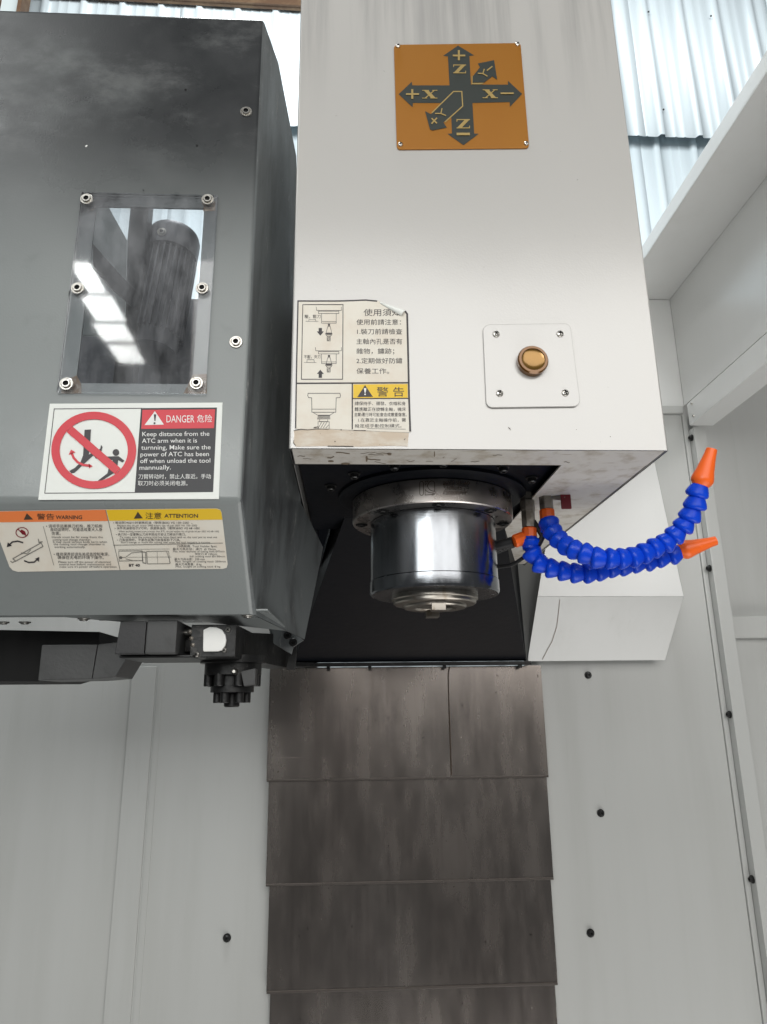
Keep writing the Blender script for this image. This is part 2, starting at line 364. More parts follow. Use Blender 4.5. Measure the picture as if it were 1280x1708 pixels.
ME_SOCK = socket_screw_mesh(); ME_CROSS = cross_screw_mesh(); ME_BOLT = black_bolt_mesh(); ME_RIVET = cross_screw_mesh(.0026)
for me_, ms_ in ((ME_SOCK, ('screw_steel', 'hole_dark')), (ME_CROSS, ('screw_steel', 'hole_dark')), (ME_BOLT, ('screw_black',)), (ME_RIVET, ('screw_steel', 'hole_dark'))):
    for m_ in ms_: me_.materials.append(MATS[m_])
def fastener(me, p, n, parent, name='screw', spin=0.0):
    o = bpy.data.objects.new(name, me); COL.objects.link(o)
    q = Vector(n).to_track_quat('Z', 'Y'); o.matrix_basis = Matrix.Translation(p) @ q.to_matrix().to_4x4() @ Matrix.Rotation(spin, 4, 'Z'); setparent(o, parent); return o

# ================================================================== workshop wall behind the machine
YF = 3.6
def ribbed(x0, x1, z0, z1, y):
    pitch = .25; prof = []
    k = math.floor(x0 / pitch) - 1
    while k * pitch < x1 + pitch:
        c = k * pitch
        prof += [(c - .026, 0), (c - .013, -.022), (c + .013, -.022), (c + .026, 0)]
        for m_ in (.095, .155): prof += [(c + m_ - .010, 0), (c + m_, -.005), (c + m_ + .010, 0)]
        k += 1
    pr = [(x, d) for x, d in prof if x0 <= x <= x1]; pr = [(x0, 0)] + pr + [(x1, 0)]
    b = MB(); vs = [(x, y + d, z0) for x, d in pr] + [(x, y + d, z1) for x, d in pr]; n = len(pr)
    b.addf(vs, [(i, i + 1, n + i + 1, n + i) for i in range(n - 1)]); return b
zs = at(1120, 228, Y=YF).z
fw = thing('workshop_wall', 'pale ribbed sheet metal workshop wall rising behind the machine', 'wall', (0, YF, 0))
nx = 7
for i in range(nx):
    x0 = -3.125 + i * 1.0
    for (z0, z1, y) in ((zs, zs + 2.4, YF), (0.0, zs + .25, YF + .09)):
        o = part('wall_sheet', ribbed(x0, x0 + 1.02, z0, z1, y + (i % 2) * .004), 'wall_sheet', fw)
        md = o.modifiers.new('thickness', 'SOLIDIFY'); md.thickness = .002
for (px, py) in ((1082, 20), (1186, 27), (1107, 183), (1216, 190)):
    p = at(px, py, Y=YF - .023); fastener(ME_BOLT, p, (0, -1, 0), fw)
part('wall_girt', MB().box((-3.1, YF + .10, zs + .02), (3.8, YF + .16, zs + .14)), 'rusty_steel', fw, .004)
# rusty beam and post seen over the tool changer cover
yb = 3.53
a0 = at(-60, -22, Y=yb); a1 = at(560, 12, Y=yb)
sb = thing('steel_beam', 'rusty brown steel beam crossing in front of the workshop wall above the tool changer', 'beam', (a0.x, yb, a0.z))
dz = Vector((0, 0, .20))
part('web', MB().prism([a0 + Vector((0, .012, 0)), a1 + Vector((0, .012, 0)), a1 + Vector((0, .012, 0)) + dz, a0 + Vector((0, .012, 0)) + dz], (0, .010, 0)), 'rusty_steel', sb)
part('flange', MB().prism([a0, a1, a1 + Vector((0, 0, .014)), a0 + Vector((0, 0, .014))], (0, .04, 0)), 'rusty_steel', sb, .002)
part('flange', MB().prism([a0 + dz, a1 + dz, a1 + dz + Vector((0, 0, .014)), a0 + dz + Vector((0, 0, .014))], (0, .04, 0)), 'rusty_steel', sb, .002)
xl = at(28, 12, Y=3.2).x
sp = thing('steel_post', 'rust edged steel post standing before the workshop wall beside the brown beam', 'post', (xl - .05, 3.2, 0))
part('web', MB().box((xl - .115, 3.24, 0), (xl - .002, 3.25, zs + 2.3)), 'inner_grey', sp)
part('flange', MB().box((xl, 3.2, 0), (xl + .022, 3.29, zs + 2.3)), 'rusty_steel', sp, .002)
part('flange', MB().box((xl - .14, 3.2, 0), (xl - .118, 3.29, zs + 2.3)), 'rusty_steel', sp, .002)

# ================================================================== enclosure: back panels, side guard
YW = 1.30
def post_x(): return at(1137, 692, Y=YW).x
X2 = at(1139, 680, Y=YW).x                         # inner face of the upper side guard
ZF = at(1172, 430, X=X2).z; X1 = at(1077, 428, Z=ZF).x
ZL1 = at(1139, 680, Y=YW).z; ZL2 = at(1145, 717, X=X2).z
bl = thing('enclosure_panel', 'white sheet metal rear enclosure panel with a vertical batten beside the steel slide covers', 'panel', (-.5, YW, H - .9))
part('sheet', MB().box((-1.15, YW, H - .95), (-.06, YW + .002, H + .30)), 'panel_white', bl, .0006)
s0 = at(222, 1112, Y=YW); s1 = at(262, 1112, Y=YW)
part('batten', MB().box((s0.x, YW - .003, H - .95), (s1.x, YW - .0001, s0.z)), 'panel_white', bl, .0012)
part('batten_flange', MB().box((s1.x + .0035, YW - .0016, H - .95), (s1.x + .013, YW - .0001, s0.z)), 'panel_white', bl, .0006)
fastener(ME_BOLT, at(379, 1564, Y=YW - .0002), (0, -1, 0), bl, 'bolt')
br = thing('enclosure_panel', 'white sheet metal rear enclosure panel with black bolts below the white slide cover box', 'panel', (.5, YW, H - .9))
part('sheet', MB().box((.32, YW, H - .95), (X2 - .006, YW + .002, ZL1 - .016)), 'panel_white', br, .0006)
part('upper_sheet', MB().box((.32, YW - .006, ZL1 + .0005), (X2, YW - .003, ZF - .001)), 'lit_white', br, .0006)
part('ledge', MB().box((.32, YW - .009, ZL1 - .0155), (X2 - .004, YW + .0015, ZL1)), 'panel_white', br, .001)
for px, py in ((981, 1126), (1002, 1356), (985, 1556)): fastener(ME_BOLT, at(px, py, Y=YW - .0002), (0, -1, 0), br, 'bolt')
pst = thing('corner_post', 'white folded sheet corner post with a column of black bolts along its edge', 'post', (X2, YW, H - .9))
part('post_face', MB().box((X2 - .0055, YW - .004, H - .95), (X2 + .004, YW + .003, ZL1 - .018)), 'panel_white', pst, .001)
part('post_return', MB().box((X2 + .0045, YW - .022, H - .95), (X2 + .030, YW + .004, ZL2 - .002)), 'panel_white', pst, .0015)
for px, py in ((1135, 730), (1167, 948), (1200, 1192), (1238, 1467)):
    p = at(px, py, Y=YW - .012); fastener(ME_BOLT, Vector((X2 + .0046, p.y, p.z)), (-1, -.15, 0), pst, 'bolt')
bfar = thing('enclosure_panel', 'white rear enclosure panel with a horizontal ridge beyond the corner post', 'panel', (1.1, YW + .05, H - .9))
part('sheet', MB().box((.34, YW + .02, H - .95), (1.75, YW + .022, ZF - .002)), 'panel_white', bfar, .0006)
z0 = at(1240, 1064, Y=YW).z; z1 = at(1240, 1027, Y=YW).z
part('ridge', MB().box((X2 + .031, YW + .004, z0), (1.75, YW + .0195, z1)), 'panel_white', bfar, .003)
# upper side guard along the right
Y0g = .12
sg = thing('side_guard', 'white folded sheet upper side guard running forward from the corner post', 'guard', (X2, .7, ZL2))
part('wall_face', MB().box((X2, Y0g, ZL1 + .001), (X2 + .003, YW - .007, ZF - .0005)), 'lit_white', sg, .0006)
part('top_flange', MB().box((X1, Y0g, ZF), (X2 + .25, YW + .06, ZF + .003)), 'lit_white', sg, .0012)
part('flange_lip', MB().box((X1 + .0002, Y0g, ZF + .0032), (X1 + .003, YW + .06, ZF + .03)), 'lit_white', sg, .0008)
part('rail', MB().box((X2 - .0035, Y0g, ZL2), (X2 + .045, YW - .024, ZL1 - .003)), 'lit_white', sg, .0018)
for z in (.25, .78): fastener(ME_RIVET, Vector((X2 - .0036, YW - .045, ZL2 + (ZL1 - ZL2) * z)), (-1, 0, 0), sg, 'rivet')

# ================================================================== telescopic steel slide covers
wc = thing('slide_cover', 'stained stainless steel telescopic slide cover below the spindle head', 'way cover', (.1, 1.28, H - .95))
rows = [((450, 1113), (902, 1111), (447, 1300), (915, 1296)), ((449, 1301), (913, 1297), (445, 1473), (922, 1468)), ((449, 1474), (919, 1469), (447, 1650), (930, 1645)), ((450, 1651), (927, 1646), (449, 1830), (936, 1826))]
for i, (tl, tr_, b_l, b_r) in enumerate(rows):
    y = 1.275 + i * .005
    A, B_, C, D = at(*tl, Y=y), at(*tr_, Y=y), at(*b_r, Y=y), at(*b_l, Y=y)
    zt = (A.z + B_.z) / 2 + (.0 if i == 0 else .03); zb = (C.z + D.z) / 2; xa = (A.x + D.x) / 2; xb = (B_.x + C.x) / 2
    p_ = part('cover_panel', MB().box((xa, y, zb), (xb, y + .0015, zt)), 'stainless', wc, .0005)
    part('folded_edge', MB().box((xa - .0002, y - .0016, zb - .0022), (xb + .0002, y + .0005, zb + .0014)), 'cover_lip', p_, .0006)
    for xs in (xa, xb): part('side_return', MB().box((xs - .0008, y + .0016, zb), (xs + .0008, y + .028, zt)), 'stainless', p_)
    if i == 0:
        sx = at(750, 1200, Y=y).x
        part('weld_seam', MB().tube([(sx + .0035, y - .0002, zt), (sx + .0006, y - .0002, zt - .012), (sx, y - .0002, zt - .03), (sx, y - .0002, zb + .004)], .0011, 8), 'ink_brown', p_)
        q0 = at(452, 1264, Y=y - .0005); q1 = at(498, 1296, Y=y - .0005)
        part('patch', MB().box((q0.x, y - .0009, q1.z), (q1.x, y - .0001, q0.z)), 'stainless', p_, .0004)
part('column_face', MB().box((-.10, 1.302, H - .95), (.30, 1.33, H + .05)), 'dark_casting', wc)

# ================================================================== white box cover beside the head slide
YB = 1.20; YBb = 1.27
bx_ = thing('cover_box', 'white sheet metal cover box with sloping underside behind the coolant hoses', 'cover', (.45, 1.24, H + .07))
fl, fr, tr2, tl2 = at(897, 995, Y=YB), at(1141, 995, Y=YB), at(1090, 760, Y=YB), at(935, 760, Y=YB)
bl2, br2 = at(880, 1103, Y=YBb), at(1110, 1101, Y=YBb)
up = Vector((0, 0, .12)); tr2 += (tr2 - fr) * .4; tl2 += (tl2 - fl) * .4
bk = lambda p: Vector((p.x, YBb + .025, p.z))
inl = at(838, 955, Y=YBb); inl.x = min(inl.x, .30)
part('front_face', MB().prism([fl, fr, tr2, tl2], (0, .002, 0)), 'lit_white', bx_, .0008)
part('sloping_face', MB().addf([fl, fr, br2, bl2, fl + Vector((0, .003, .001)), fr + Vector((0, .003, .001)), br2 + Vector((0, .003, .001)), bl2 + Vector((0, .003, .001))],
    [(0, 1, 2, 3), (7, 6, 5, 4), (0, 4, 5, 1), (1, 5, 6, 2), (2, 6, 7, 3), (3, 7, 4, 0)]), 'panel_white', bx_, .0006)
part('side_face', MB().addf([fl, bl2, inl, inl + Vector((.012, .0, .3)), tl2], [(0, 1, 2, 3, 4)]), 'panel_white', bx_)
part('side_face', MB().addf([fr, br2, bk(tr2), tr2], [(0, 1, 2, 3)]), 'panel_white', bx_)
c0 = [at(927, 998, Y=YB - .0006), at(933, 1000, Y=YB - .0006)]
sh = Sheet(fl + Vector((0, -.0004, -.0002)), (fr - fl).cross(bl2 - fl) * (1 if (fr - fl).cross(bl2 - fl).y < 0 else -1), 0, 0, 1)
mb = MB(); sh.stroke(mb, [(934, 1000), (932, 1020), (929, 1045), (921, 1070), (912, 1086), (905, 1100)], .8, .0004)
flat('scratch_line', mb, 'chip_brown', bx_)

# ================================================================== spindle head
YH = .615; XL = -.058; XR = .3044; ZB = at(725, 749, Y=YH).z; ZT = H + 1.05; YE = 1.19
hd = thing('milling_machine', 'white painted spindle head housing with axis plate and warning sticker', 'machine head', (.12, .9, ZB))
bm = bmesh.new()
vv = [bm.verts.new(p) for p in ((XL, YH, ZB), (XR, YH, ZB), (XR, YE, ZB), (XL, YE, ZB), (XL, YH, ZT), (XR, YH, ZT), (XR, YE, ZT), (XL, YE, ZT))]
for f in ((0, 1, 5, 4), (1, 2, 6, 5), (3, 0, 4, 7), (4, 5, 6, 7)): bm.faces.new([vv[i] for i in f])
es = [e for e in bm.edges if len(e.link_faces) == 2]
bmesh.ops.bevel(bm, geom=es, offset=.0022, segments=4, affect='EDGES', profile=.5)
bmesh.ops.recalc_face_normals(bm, faces=bm.faces)
me = bpy.data.meshes.new('housing'); bm.to_mesh(me); bm.free(); me.shade_smooth(); me.set_sharp_from_angle(angle=R_(50))
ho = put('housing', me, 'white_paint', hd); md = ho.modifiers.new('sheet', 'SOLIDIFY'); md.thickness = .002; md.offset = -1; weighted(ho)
yl = at(725, 776, Z=ZB).y
part('bottom_flange', MB().box((XL + .0025, YH + .0025, ZB + .0004), (XR - .0025, yl, ZB + .0028)), 'dirty_white', hd, .0008)
part('bottom_flange', MB().box((.214, yl + .0008, ZB + .0009), (XR - .0025, YE - .01, ZB + .0033)), 'dirty_white', hd, .0008)
cut = MB()
part('casting', MB().box((XL + .004, YH + .012, ZB + .010), (XR - .004, .97, ZB + .20)), 'dark_casting', hd, .002)
# gusset of the head casting: slopes down and back towards the slide
c1 = .1072; yb_, zb_ = 1.262, at(700, 1104, Y=1.262).z
gp = [(c1 - .115, .90, ZB + .012), (c1 + .098, .90, ZB + .012), (c1 + .2072, yb_, zb_), (c1 - .2075, yb_, zb_)]
part('gusset', MB().addf([Vector(p) for p in gp] + [Vector((p[0], 1.29, ZB + .25)) for p in gp],
    [(0, 1, 2, 3), (7, 6, 5, 4), (0, 4, 5, 1), (1, 5, 6, 2), (2, 6, 7, 3), (3, 7, 4, 0)]), 'dark_casting', hd, .001)
part('wiper_strip', MB().box((c1 - .212, 1.254, zb_ - .0065), (c1 + .214, 1.2735, zb_ - .0005)), 'black_oxide', hd, .0008)
for px in (548, 617, 742, 868):
    p = at(px, 1113, Y=1.262); part('clip', MB().box((p.x - .003, 1.258, zb_ - .012), (p.x + .003, 1.268, zb_ - .0066)), 'black_oxide', hd, .001)
FN = Vector((0, -1, 0))
for k in range(7):
    t_ = R_(200 + 23 * k) if k < 4 else R_(-60 + 24 * (k - 4)); ME_ = ME_BOLT
    fastener(ME_, Vector((.0974 + .128 * math.cos(t_), .8035 + .128 * math.sin(t_), ZB + .0099)), (0, 0, -1), hd, 'bolt')
# axis direction plate
S = Sheet((0, YH, 0), FN, 640, 60, 4.923)
ap = MB(); cr = []
for (cx, cy, a) in ((85 + 28, 84 + 26, 180), (1125 - 28, 70 + 26, 270), (1192 - 28, 928 - 26, 0), (108 + 28, 938 - 26, 90)):
    for i in range(6): t = R_(a + 18 * i); cr.append((cx + 28 * math.cos(t), cy + 28 * math.sin(t)))
ap.prism([S.p(x, y, .0003) for x, y in cr], (0, -.0014, 0))
plate = part('axis_plate', ap, 'plate_orange', hd, .0004, label='orange anodised plate with black X, Y and Z axis arrows')
mb = MB(); h1 = .0020
S.poly(mb, [(610, 92), (742, 172), (703, 176), (716, 412), (1020, 412), (1018, 380), (1135, 488), (1035, 595), (1033, 555), (728, 562), (742, 812), (780, 815), (655, 908), (522, 815), (560, 812), (550, 562), (240, 562), (238, 598), (123, 490), (232, 388), (235, 418), (540, 418), (527, 180), (487, 176)], h1)
flat('axis_cross', mb, 'plate_black', plate)
mb = MB(); S.poly(mb, [(722, 340), (728, 345), (728, 400), (825, 398), (800, 410), (722, 410)], h1 + .00015); flat('arrow_outline', mb, 'plate_gold', plate)
mb = MB(); S.poly(mb, [(730, 345), (790, 270), (772, 240), (905, 212), (930, 372), (890, 345), (825, 396), (730, 396)], h1 + .0002); flat('axis_arrow', mb, 'plate_black', plate)
mb = MB(); S.stroke(mb, [(395, 645), (572, 470), (640, 470), (648, 590), (500, 722)], 9, h1 + .0003); flat('arrow_outline', mb, 'plate_gold', plate)
mb = MB(); S.poly(mb, [(340, 630), (388, 655), (572, 474), (636, 474), (644, 588), (490, 722), (518, 765), (400, 788), (380, 780)], h1 + .0002); flat('axis_arrow', mb, 'plate_black', plate)
mb = MB(); _hl = [h1 + .0004]
def HL(): _hl[0] += .00002; return _hl[0]
def serif_Z(x, y, w, hh):
    S.rect(mb, x, y, x + w, y + hh * .10, HL()); S.rect(mb, x, y + hh * .9, x + w, y + hh, HL())
    S.poly(mb, [(x + w * .66, y), (x + w, y), (x + w * .34, y + hh), (x, y + hh)], HL())
    S.poly(mb, [(x, y), (x + w * .10, y), (x + w * .04, y + hh * .3), (x, y + hh * .3)], HL()); S.poly(mb, [(x + w, y + hh), (x + w * .9, y + hh), (x + w * .96, y + hh * .7), (x + w, y + hh * .7)], HL())
def serif_X(x, y, w, hh):
    S.poly(mb, [(x + w * .08, y), (x + w * .38, y), (x + w * .92, y + hh), (x + w * .62, y + hh)], HL())
    S.poly(mb, [(x + w * .78, y), (x + w * .88, y), (x + w * .22, y + hh), (x + w * .12, y + hh)], HL())
    for a, b in ((0, .46), (.66, 1)): S.rect(mb, x + w * a, y, x + w * b, y + hh * .09, HL())
    for a, b in ((0, .34), (.54, 1)): S.rect(mb, x + w * a, y + hh * .91, x + w * b, y + hh, HL())
serif_Z(570, 250, 105, 72); serif_Z(597, 698, 110, 76); serif_X(315, 460, 125, 70); serif_X(810, 456, 125, 72)
S.rect(mb, 566, 172, 668, 186, HL()); S.rect(mb, 607, 135, 624, 218, HL())
S.rect(mb, 183, 488, 290, 502, HL()); S.rect(mb, 226, 455, 243, 535, HL())
S.rect(mb, 957, 482, 1065, 495, HL()); S.rect(mb, 597, 812, 705, 832, HL())
S.stroke(mb, [(392, 693), (436, 735)], 11, HL()); S.stroke(mb, [(436, 690), (392, 738)], 11, HL())
S.stroke(mb, [(845, 303), (890, 268)], 10, HL())
S.stroke(mb, [(770, 325), (812, 328), (850, 350)], 9, HL()); S.stroke(mb, [(812, 328), (824, 290)], 9, HL())
S.stroke(mb, [(420, 655), (468, 655), (510, 672)], 9, HL()); S.stroke(mb, [(468, 655), (478, 612)], 9, HL())
flat('lettering', mb, 'plate_gold', plate)
for x, y in ((118, 96), (1095, 82), (1168, 895), (138, 903)): fastener(ME_RIVET, S.p(x, y, .0017), FN, plate, spin=x)
# square inspection plate with amber sight glass
S2 = Sheet((0, YH, 0), FN, 780, 500, 2.56)
ip = MB(); cr = []
for (cx, cy, a) in ((65 + 28, 110 + 28, 180), (440 - 28, 106 + 28, 270), (477 - 28, 460 - 28, 0), (78 + 28, 464 - 28, 90)):
    for i in range(7): t = R_(a + 15 * i); cr.append((cx + 28 * math.cos(t), cy + 28 * math.sin(t)))
ip.prism([S2.p(x, y, .0002) for x, y in cr], (0, -.0024, 0))
insp = part('inspection_plate', ip, 'white_paint', hd, .0009)
for x, y, sp_ in ((120, 153, .2), (392, 152, 1.0), (135, 405, .6), (414, 403, 1.3)): fastener(ME_CROSS, S2.p(x, y, .0026), FN, insp, spin=sp_)
kc = S2.p(271, 274, .0026)
sgl = part('sight_glass', MB().lathe([(.0146, 0), (.0151, .0006), (.0151, .0060), (.0140, .0076), (.0117, .0076), (.0115, .0050)], kc, FN, 48, cap=False), 'brass', hd, label='amber round sight glass')
part('lens', MB().lathe([(.0115, .0046), (.0115, .0062), (.0095, .0054), (.0060, .0050), (.0001, .0049)], kc, FN, 48), 'amber_glass', sgl)
# dust marks and chips
mb = MB()
for x, y, r in ((180, 550, 3), (176, 546, 2), (184, 556, 2), (465, 555, 1.5), (610, 585, 2), (96, 410, 2)): S2.disc(mb, x, y, r, .0003, n=8)
flat('paint_chip', mb, 'ink_brown', hd)
mb = MB(); S.stroke(mb, [(0, 285), (10, 298)], 1.5, .0003); S.disc(mb, 1592, 1182, 4, .0003, n=8); flat('paint_chip', mb, 'ink_grey', hd)
# instruction sticker
S3 = Sheet((0, YH, 0), FN, 480, 490, 5.818)
mb = MB(); base = [(98, 68), (98, 68)]
S3.poly(mb, [(97, 66), (500, 68), (760, 58), (860, 66), (905, 84), (1010, 130), (1105, 168), (1150, 175), (1165, 215), (1175, 600), (1195, 1345), (1120, 1345), (640, 1325), (400, 1312), (190, 1318), (72, 1312), (85, 700)], .0004)
lab = flat('instruction_sticker', mb, 'label_cream', hd, label='cream sticker with Chinese operating notice and tool drawings, torn along its bottom edge')
mb = MB(); hp = .0006
S3.stroke(mb, [(78, 1308), (88, 700), (102, 73), (500, 73), (760, 64), (870, 74)], 13, hp)
S3.stroke(mb, [(1140, 170), (1160, 200), (1170, 600), (1178, 1000), (1190, 1340)], 18, hp)
S3.stroke(mb, [(88, 872), (1172, 866)], 14, hp); S3.stroke(mb, [(628, 872), (628, 1318)], 12, hp); S3.stroke(mb, [(628, 1020), (1175, 1018)], 9, hp)
S3.stroke(mb, [(148, 108), (538, 108), (534, 832), (134, 832)], 7, hp, closed=True)
flat('border_lines', mb, 'label_ink', lab)
mb = MB()
for dy in (0, 0):
    pass
def tool_draw(oy, inserted):
    S3.stroke(mb, [(278 if not inserted else 270, oy), (282 if not inserted else 274, oy + 34), (522, oy + 34), (522, oy)], 4, hp)
    S3.stroke(mb, [(300, oy + 42), (498, oy + 42), (498, oy + 64), (300, oy + 64)], 4, hp, closed=True)
    S3.stroke(mb, [(330, oy + 66), (330, oy + 158), (472, oy + 158), (472, oy + 66)], 4, hp)
    S3.stroke(mb, [(330, oy + 142), (472, oy + 142)], 3, hp)
    ty = oy + (165 if not inserted else 75)
    S3.rect(mb, 392, ty, 412, ty + 20, hp); S3.stroke(mb, [(390, ty + 26), (414, ty + 26), (428, ty + 88), (374, ty + 88)], 4, hp, closed=True)
    S3.rect(mb, 366, ty + 92, 434, ty + 102, hp); S3.stroke(mb, [(374, ty + 108), (428, ty + 108), (414, ty + 124), (388, ty + 124)], 4, hp, closed=True)
    S3.stroke(mb, [(384, ty + 126), (414, ty + 126), (414, ty + 165), (384, ty + 165)], 4, hp, closed=True)
    for k in range(3): S3.stroke(mb, [(384, ty + 142 + k * 12), (414, ty + 126 + k * 12)], 4, hp)
tool_draw(130, False); tool_draw(522, True)
S3.poly(mb, [(302, 335), (334, 335), (334, 368), (352, 368), (318, 410), (284, 368), (302, 368)], hp)
S3.poly(mb, [(302, 818), (334, 818), (334, 780), (352, 780), (318, 740), (284, 780), (302, 780)], hp)
S3.stroke(mb, [(175, 270), (300, 270)], 3, hp); S3.stroke(mb, [(205, 270), (208, 252), (272, 252), (276, 270)], 3, hp)
S3.stroke(mb, [(158, 670), (280, 670)], 3, hp); S3.stroke(mb, [(188, 670), (190, 642), (256, 642), (260, 670)], 4, hp)
S3.stroke(mb, [(200, 968), (508, 968), (514, 990), (508, 1010), (472, 1012), (468, 1152), (236, 1152), (234, 1012), (204, 1010), (196, 990)], 5, hp, closed=True)
S3.stroke(mb, [(236, 1122), (468, 1122)], 4, hp); S3.stroke(mb, [(250, 1156), (292, 1180), (412, 1180), (450, 1156)], 4, hp)
for k in range(4): S3.stroke(mb, [(294 - k * 2, 1186 + k * 10), (412 + k, 1186 + k * 10)], 5, hp)
S3.stroke(mb, [(310, 1222), (310, 1242), (390, 1242), (390, 1222)], 4, hp); S3.stroke(mb, [(296, 1310), (296, 1244), (404, 1244), (404, 1312)], 4, hp)
for k in range(4): S3.stroke(mb, [(298 + k * 24, 1306), (min(404, 330 + k * 26), 1250 + max(0, (k - 2)) * 20)], 4, hp)
flat('tool_drawing', mb, 'label_ink', lab)
mb = MB()
for t, x0, x1, yb2, hh, bo in (('使用須知', 738, 1092, 212, 62, 0), ('使用前請注意：', 668, 1100, 300, 50, 0), ('1.裝刀前請檢查', 675, 1112, 392, 50, 0), ('主軸內孔是否有', 668, 1112, 488, 50, 0), ('雜物，鏽跡；', 668, 1035, 582, 50, 0), ('2.定期做好防鏽', 668, 1112, 675, 50, 0), ('保養工作。', 668, 985, 775, 50, 0),
    ('請保持手、頭發、衣帽和身', 652, 1145, 1082, 34, 0), ('體遠離正在旋轉主軸，機床', 652, 1147, 1138, 34, 0), ('自動運行時可能會造成嚴重傷害。', 652, 1155, 1190, 34, 0), ('1.在靠近主軸操作前，需', 685, 1147, 1243, 34, 0), ('設定成手動控制模式。', 652, 1105, 1298, 32, 0), ('壓，鬆刀', 165, 320, 238, 32, 0), ('不壓，夾刀', 158, 320, 628, 30, 0)):
    S3.text(mb, t, x0, x1, yb2, hh, hp, bold=bo)
S3.stroke(mb, [(770, 1310), (1145, 1316)], 3, hp)
flat('lettering', mb, 'label_ink', lab)
mb = MB(); S3.poly(mb, [(638, 882), (1164, 878), (1166, 1012), (638, 1014)], hp); flat('caution_strip', mb, 'label_yellow', lab)
mb = MB(); S3.poly(mb, [(752, 890), (828, 1003), (676, 1005)], hp + .0002); S3.text(mb, '警 告', 865, 1130, 992, 84, hp + .0002); flat('caution_print', mb, 'label_ink', lab)
mb = MB(); S3.poly(mb, [(740, 920), (764, 920), (757, 965), (747, 965)], hp + .0004); S3.disc(mb, 752, 980, 8, hp + .0004, n=10); flat('exclamation_mark', mb, 'label_print_white', lab)
# curled corner: a small roll of sticker lifting off the plate
mb = MB(); nseg = 8; rows_ = []
ea, eb = S3.p(905, 84, .0006), S3.p(1140, 172, .0006)
for k in range(nseg + 1):
    a = math.pi * .95 * k / nseg; r_ = .0035
    off = Vector((0, -math.sin(a) * r_, 0)) + Vector((-.55, 0, -.83)) * (1 - math.cos(a)) * r_
    rows_.append((ea + off * .25, eb + off))
vs = [p for q in rows_ for p in q]; mb.addf(vs, [(2 * i, 2 * i + 1, 2 * i + 3, 2 * i + 2) for i in range(nseg)])
o = put('curled_corner', mb.mesh('curled_corner'), 'label_white', lab)
mb = MB(); S3.poly(mb, [(60, 1328), (190, 1320), (400, 1315), (640, 1328), (1120, 1347), (1178, 1350), (1172, 1400), (1165, 1482), (1000, 1476), (700, 1484), (400, 1478), (80, 1484), (54, 1440), (66, 1380)], .00025)
flat('glue_residue', mb, 'glue_tan', hd, label='tan glue residue left below the torn sticker')
mb = MB()
for pts, w in (([(60, 1330), (130, 1316), (190, 1322)], 6), ([(190, 1322), (290, 1312), (400, 1316)], 5), ([(255, 1302), (300, 1294)], 10), ([(640, 1328), (760, 1330)], 6), ([(390, 1480), (640, 1482)], 7), ([(62, 1420), (58, 1450), (78, 1474)], 5), ([(1130, 1420), (1142, 1408)], 6)): S3.stroke(mb, pts, w, .0007)
S3.disc(mb, 460, 1436, 6, .0007, n=8); S3.disc(mb, 520, 1322, 6, .0007, n=8)
flat('grime_mark', mb, 'ink_brown', hd)
# scratches and rust along the bottom flange
SF = Sheet((0, 0, ZB + .0004), (0, 0, -1), 0, 0, 1); mb = MB(); rnd = random.Random(3)
for k in range(16):
    x = rnd.uniform(492, 965) if k % 3 else rnd.uniform(492, 720); y = rnd.uniform(754, 771)
    l = rnd.uniform(3, 26); pts = [(x, y)]
    for j in range(4): pts.append((pts[-1][0] + l / 4, pts[-1][1] + rnd.uniform(-1.6, 1.4)))
    SF.stroke(mb, pts, rnd.choice((.5, .6, .8, 1.4)), .0003)
for x, y, a, b in ((552, 769, 5, 1.6), (577, 773, 7, 1.6), (650, 757, 4, 2.2), (612, 765, 2, 5), (725, 757, 1, 5)): SF.poly(mb, [(x + a * math.cos(t) * rnd.uniform(.7, 1.2), y + b * math.sin(t)) for t in [2 * math.pi * i / 10 for i in range(10)]], .0003)
flat('chipped_paint', mb, 'chip_brown', hd)

# ================================================================== spindle
SX, SY = .0974, .8035
z_bot = at(617, 995, Y=SY).z; z_seam = at(725, 952, Y=SY - .075).z; z_fb = at(725, 837, Y=SY - .095).z; z_ft = at(725, 797, Y=SY - .095).z
sd = thing('spindle', 'ground steel spindle cartridge hanging below the white head', 'spindle', (SX, SY, z_bot))
so = (SX, SY, 0)
part('barrel', MB().lathe([(.0735, z_fb + .002), (.0735, z_fb - .001), (.0742, z_fb - .003), (.0742, z_seam + .0006), (.0735, z_seam + .0003)], so, n=96, cap=False), 'steel_ground', sd)
part('end_cap', MB().lathe([(.0735, z_seam), (.0750, z_seam - .0004), (.0752, z_bot + .0035), (.0735, z_bot + .0005), (.071, z_bot), (.0498, z_bot)], so, n=96, cap=False), 'steel_ground', sd)
fl_ = part('flange', MB().lathe([(.0740, z_ft), (.0940, z_ft), (.0952, z_ft - .001), (.0952, z_fb + .0012), (.0940, z_fb), (.0742, z_fb)], so, n=96, cap=False), 'steel_flange', sd)
part('mounting_ring', MB().lathe([(.0, ZB + .011), (.112, ZB + .011), (.112, z_ft + .004), (.104, z_ft + .0005), (.07, z_ft + .0005)], so, n=72, cap=False), 'dark_casting', sd)
zn = z_bot
part('nose_ring', MB().lathe([(.0500, zn + .002), (.0500, zn - .0045), (.0490, zn - .0055), (.0478, zn - .0058), (.0478, zn - .0085), (.0462, zn - .0100), (.0370, zn - .0112)], so, n=72, cap=False), 'steel_nose', sd)
part('nose', MB().lathe([(.0368, zn - .0100), (.0365, zn - .0128), (.0352, zn - .0142), (.0250, zn - .0142), (.0222, zn - .0120), (.0140, zn + .03), (.010, zn + .05), (.0001, zn + .05)], so, n=64, cap=False), 'steel_nose', sd)
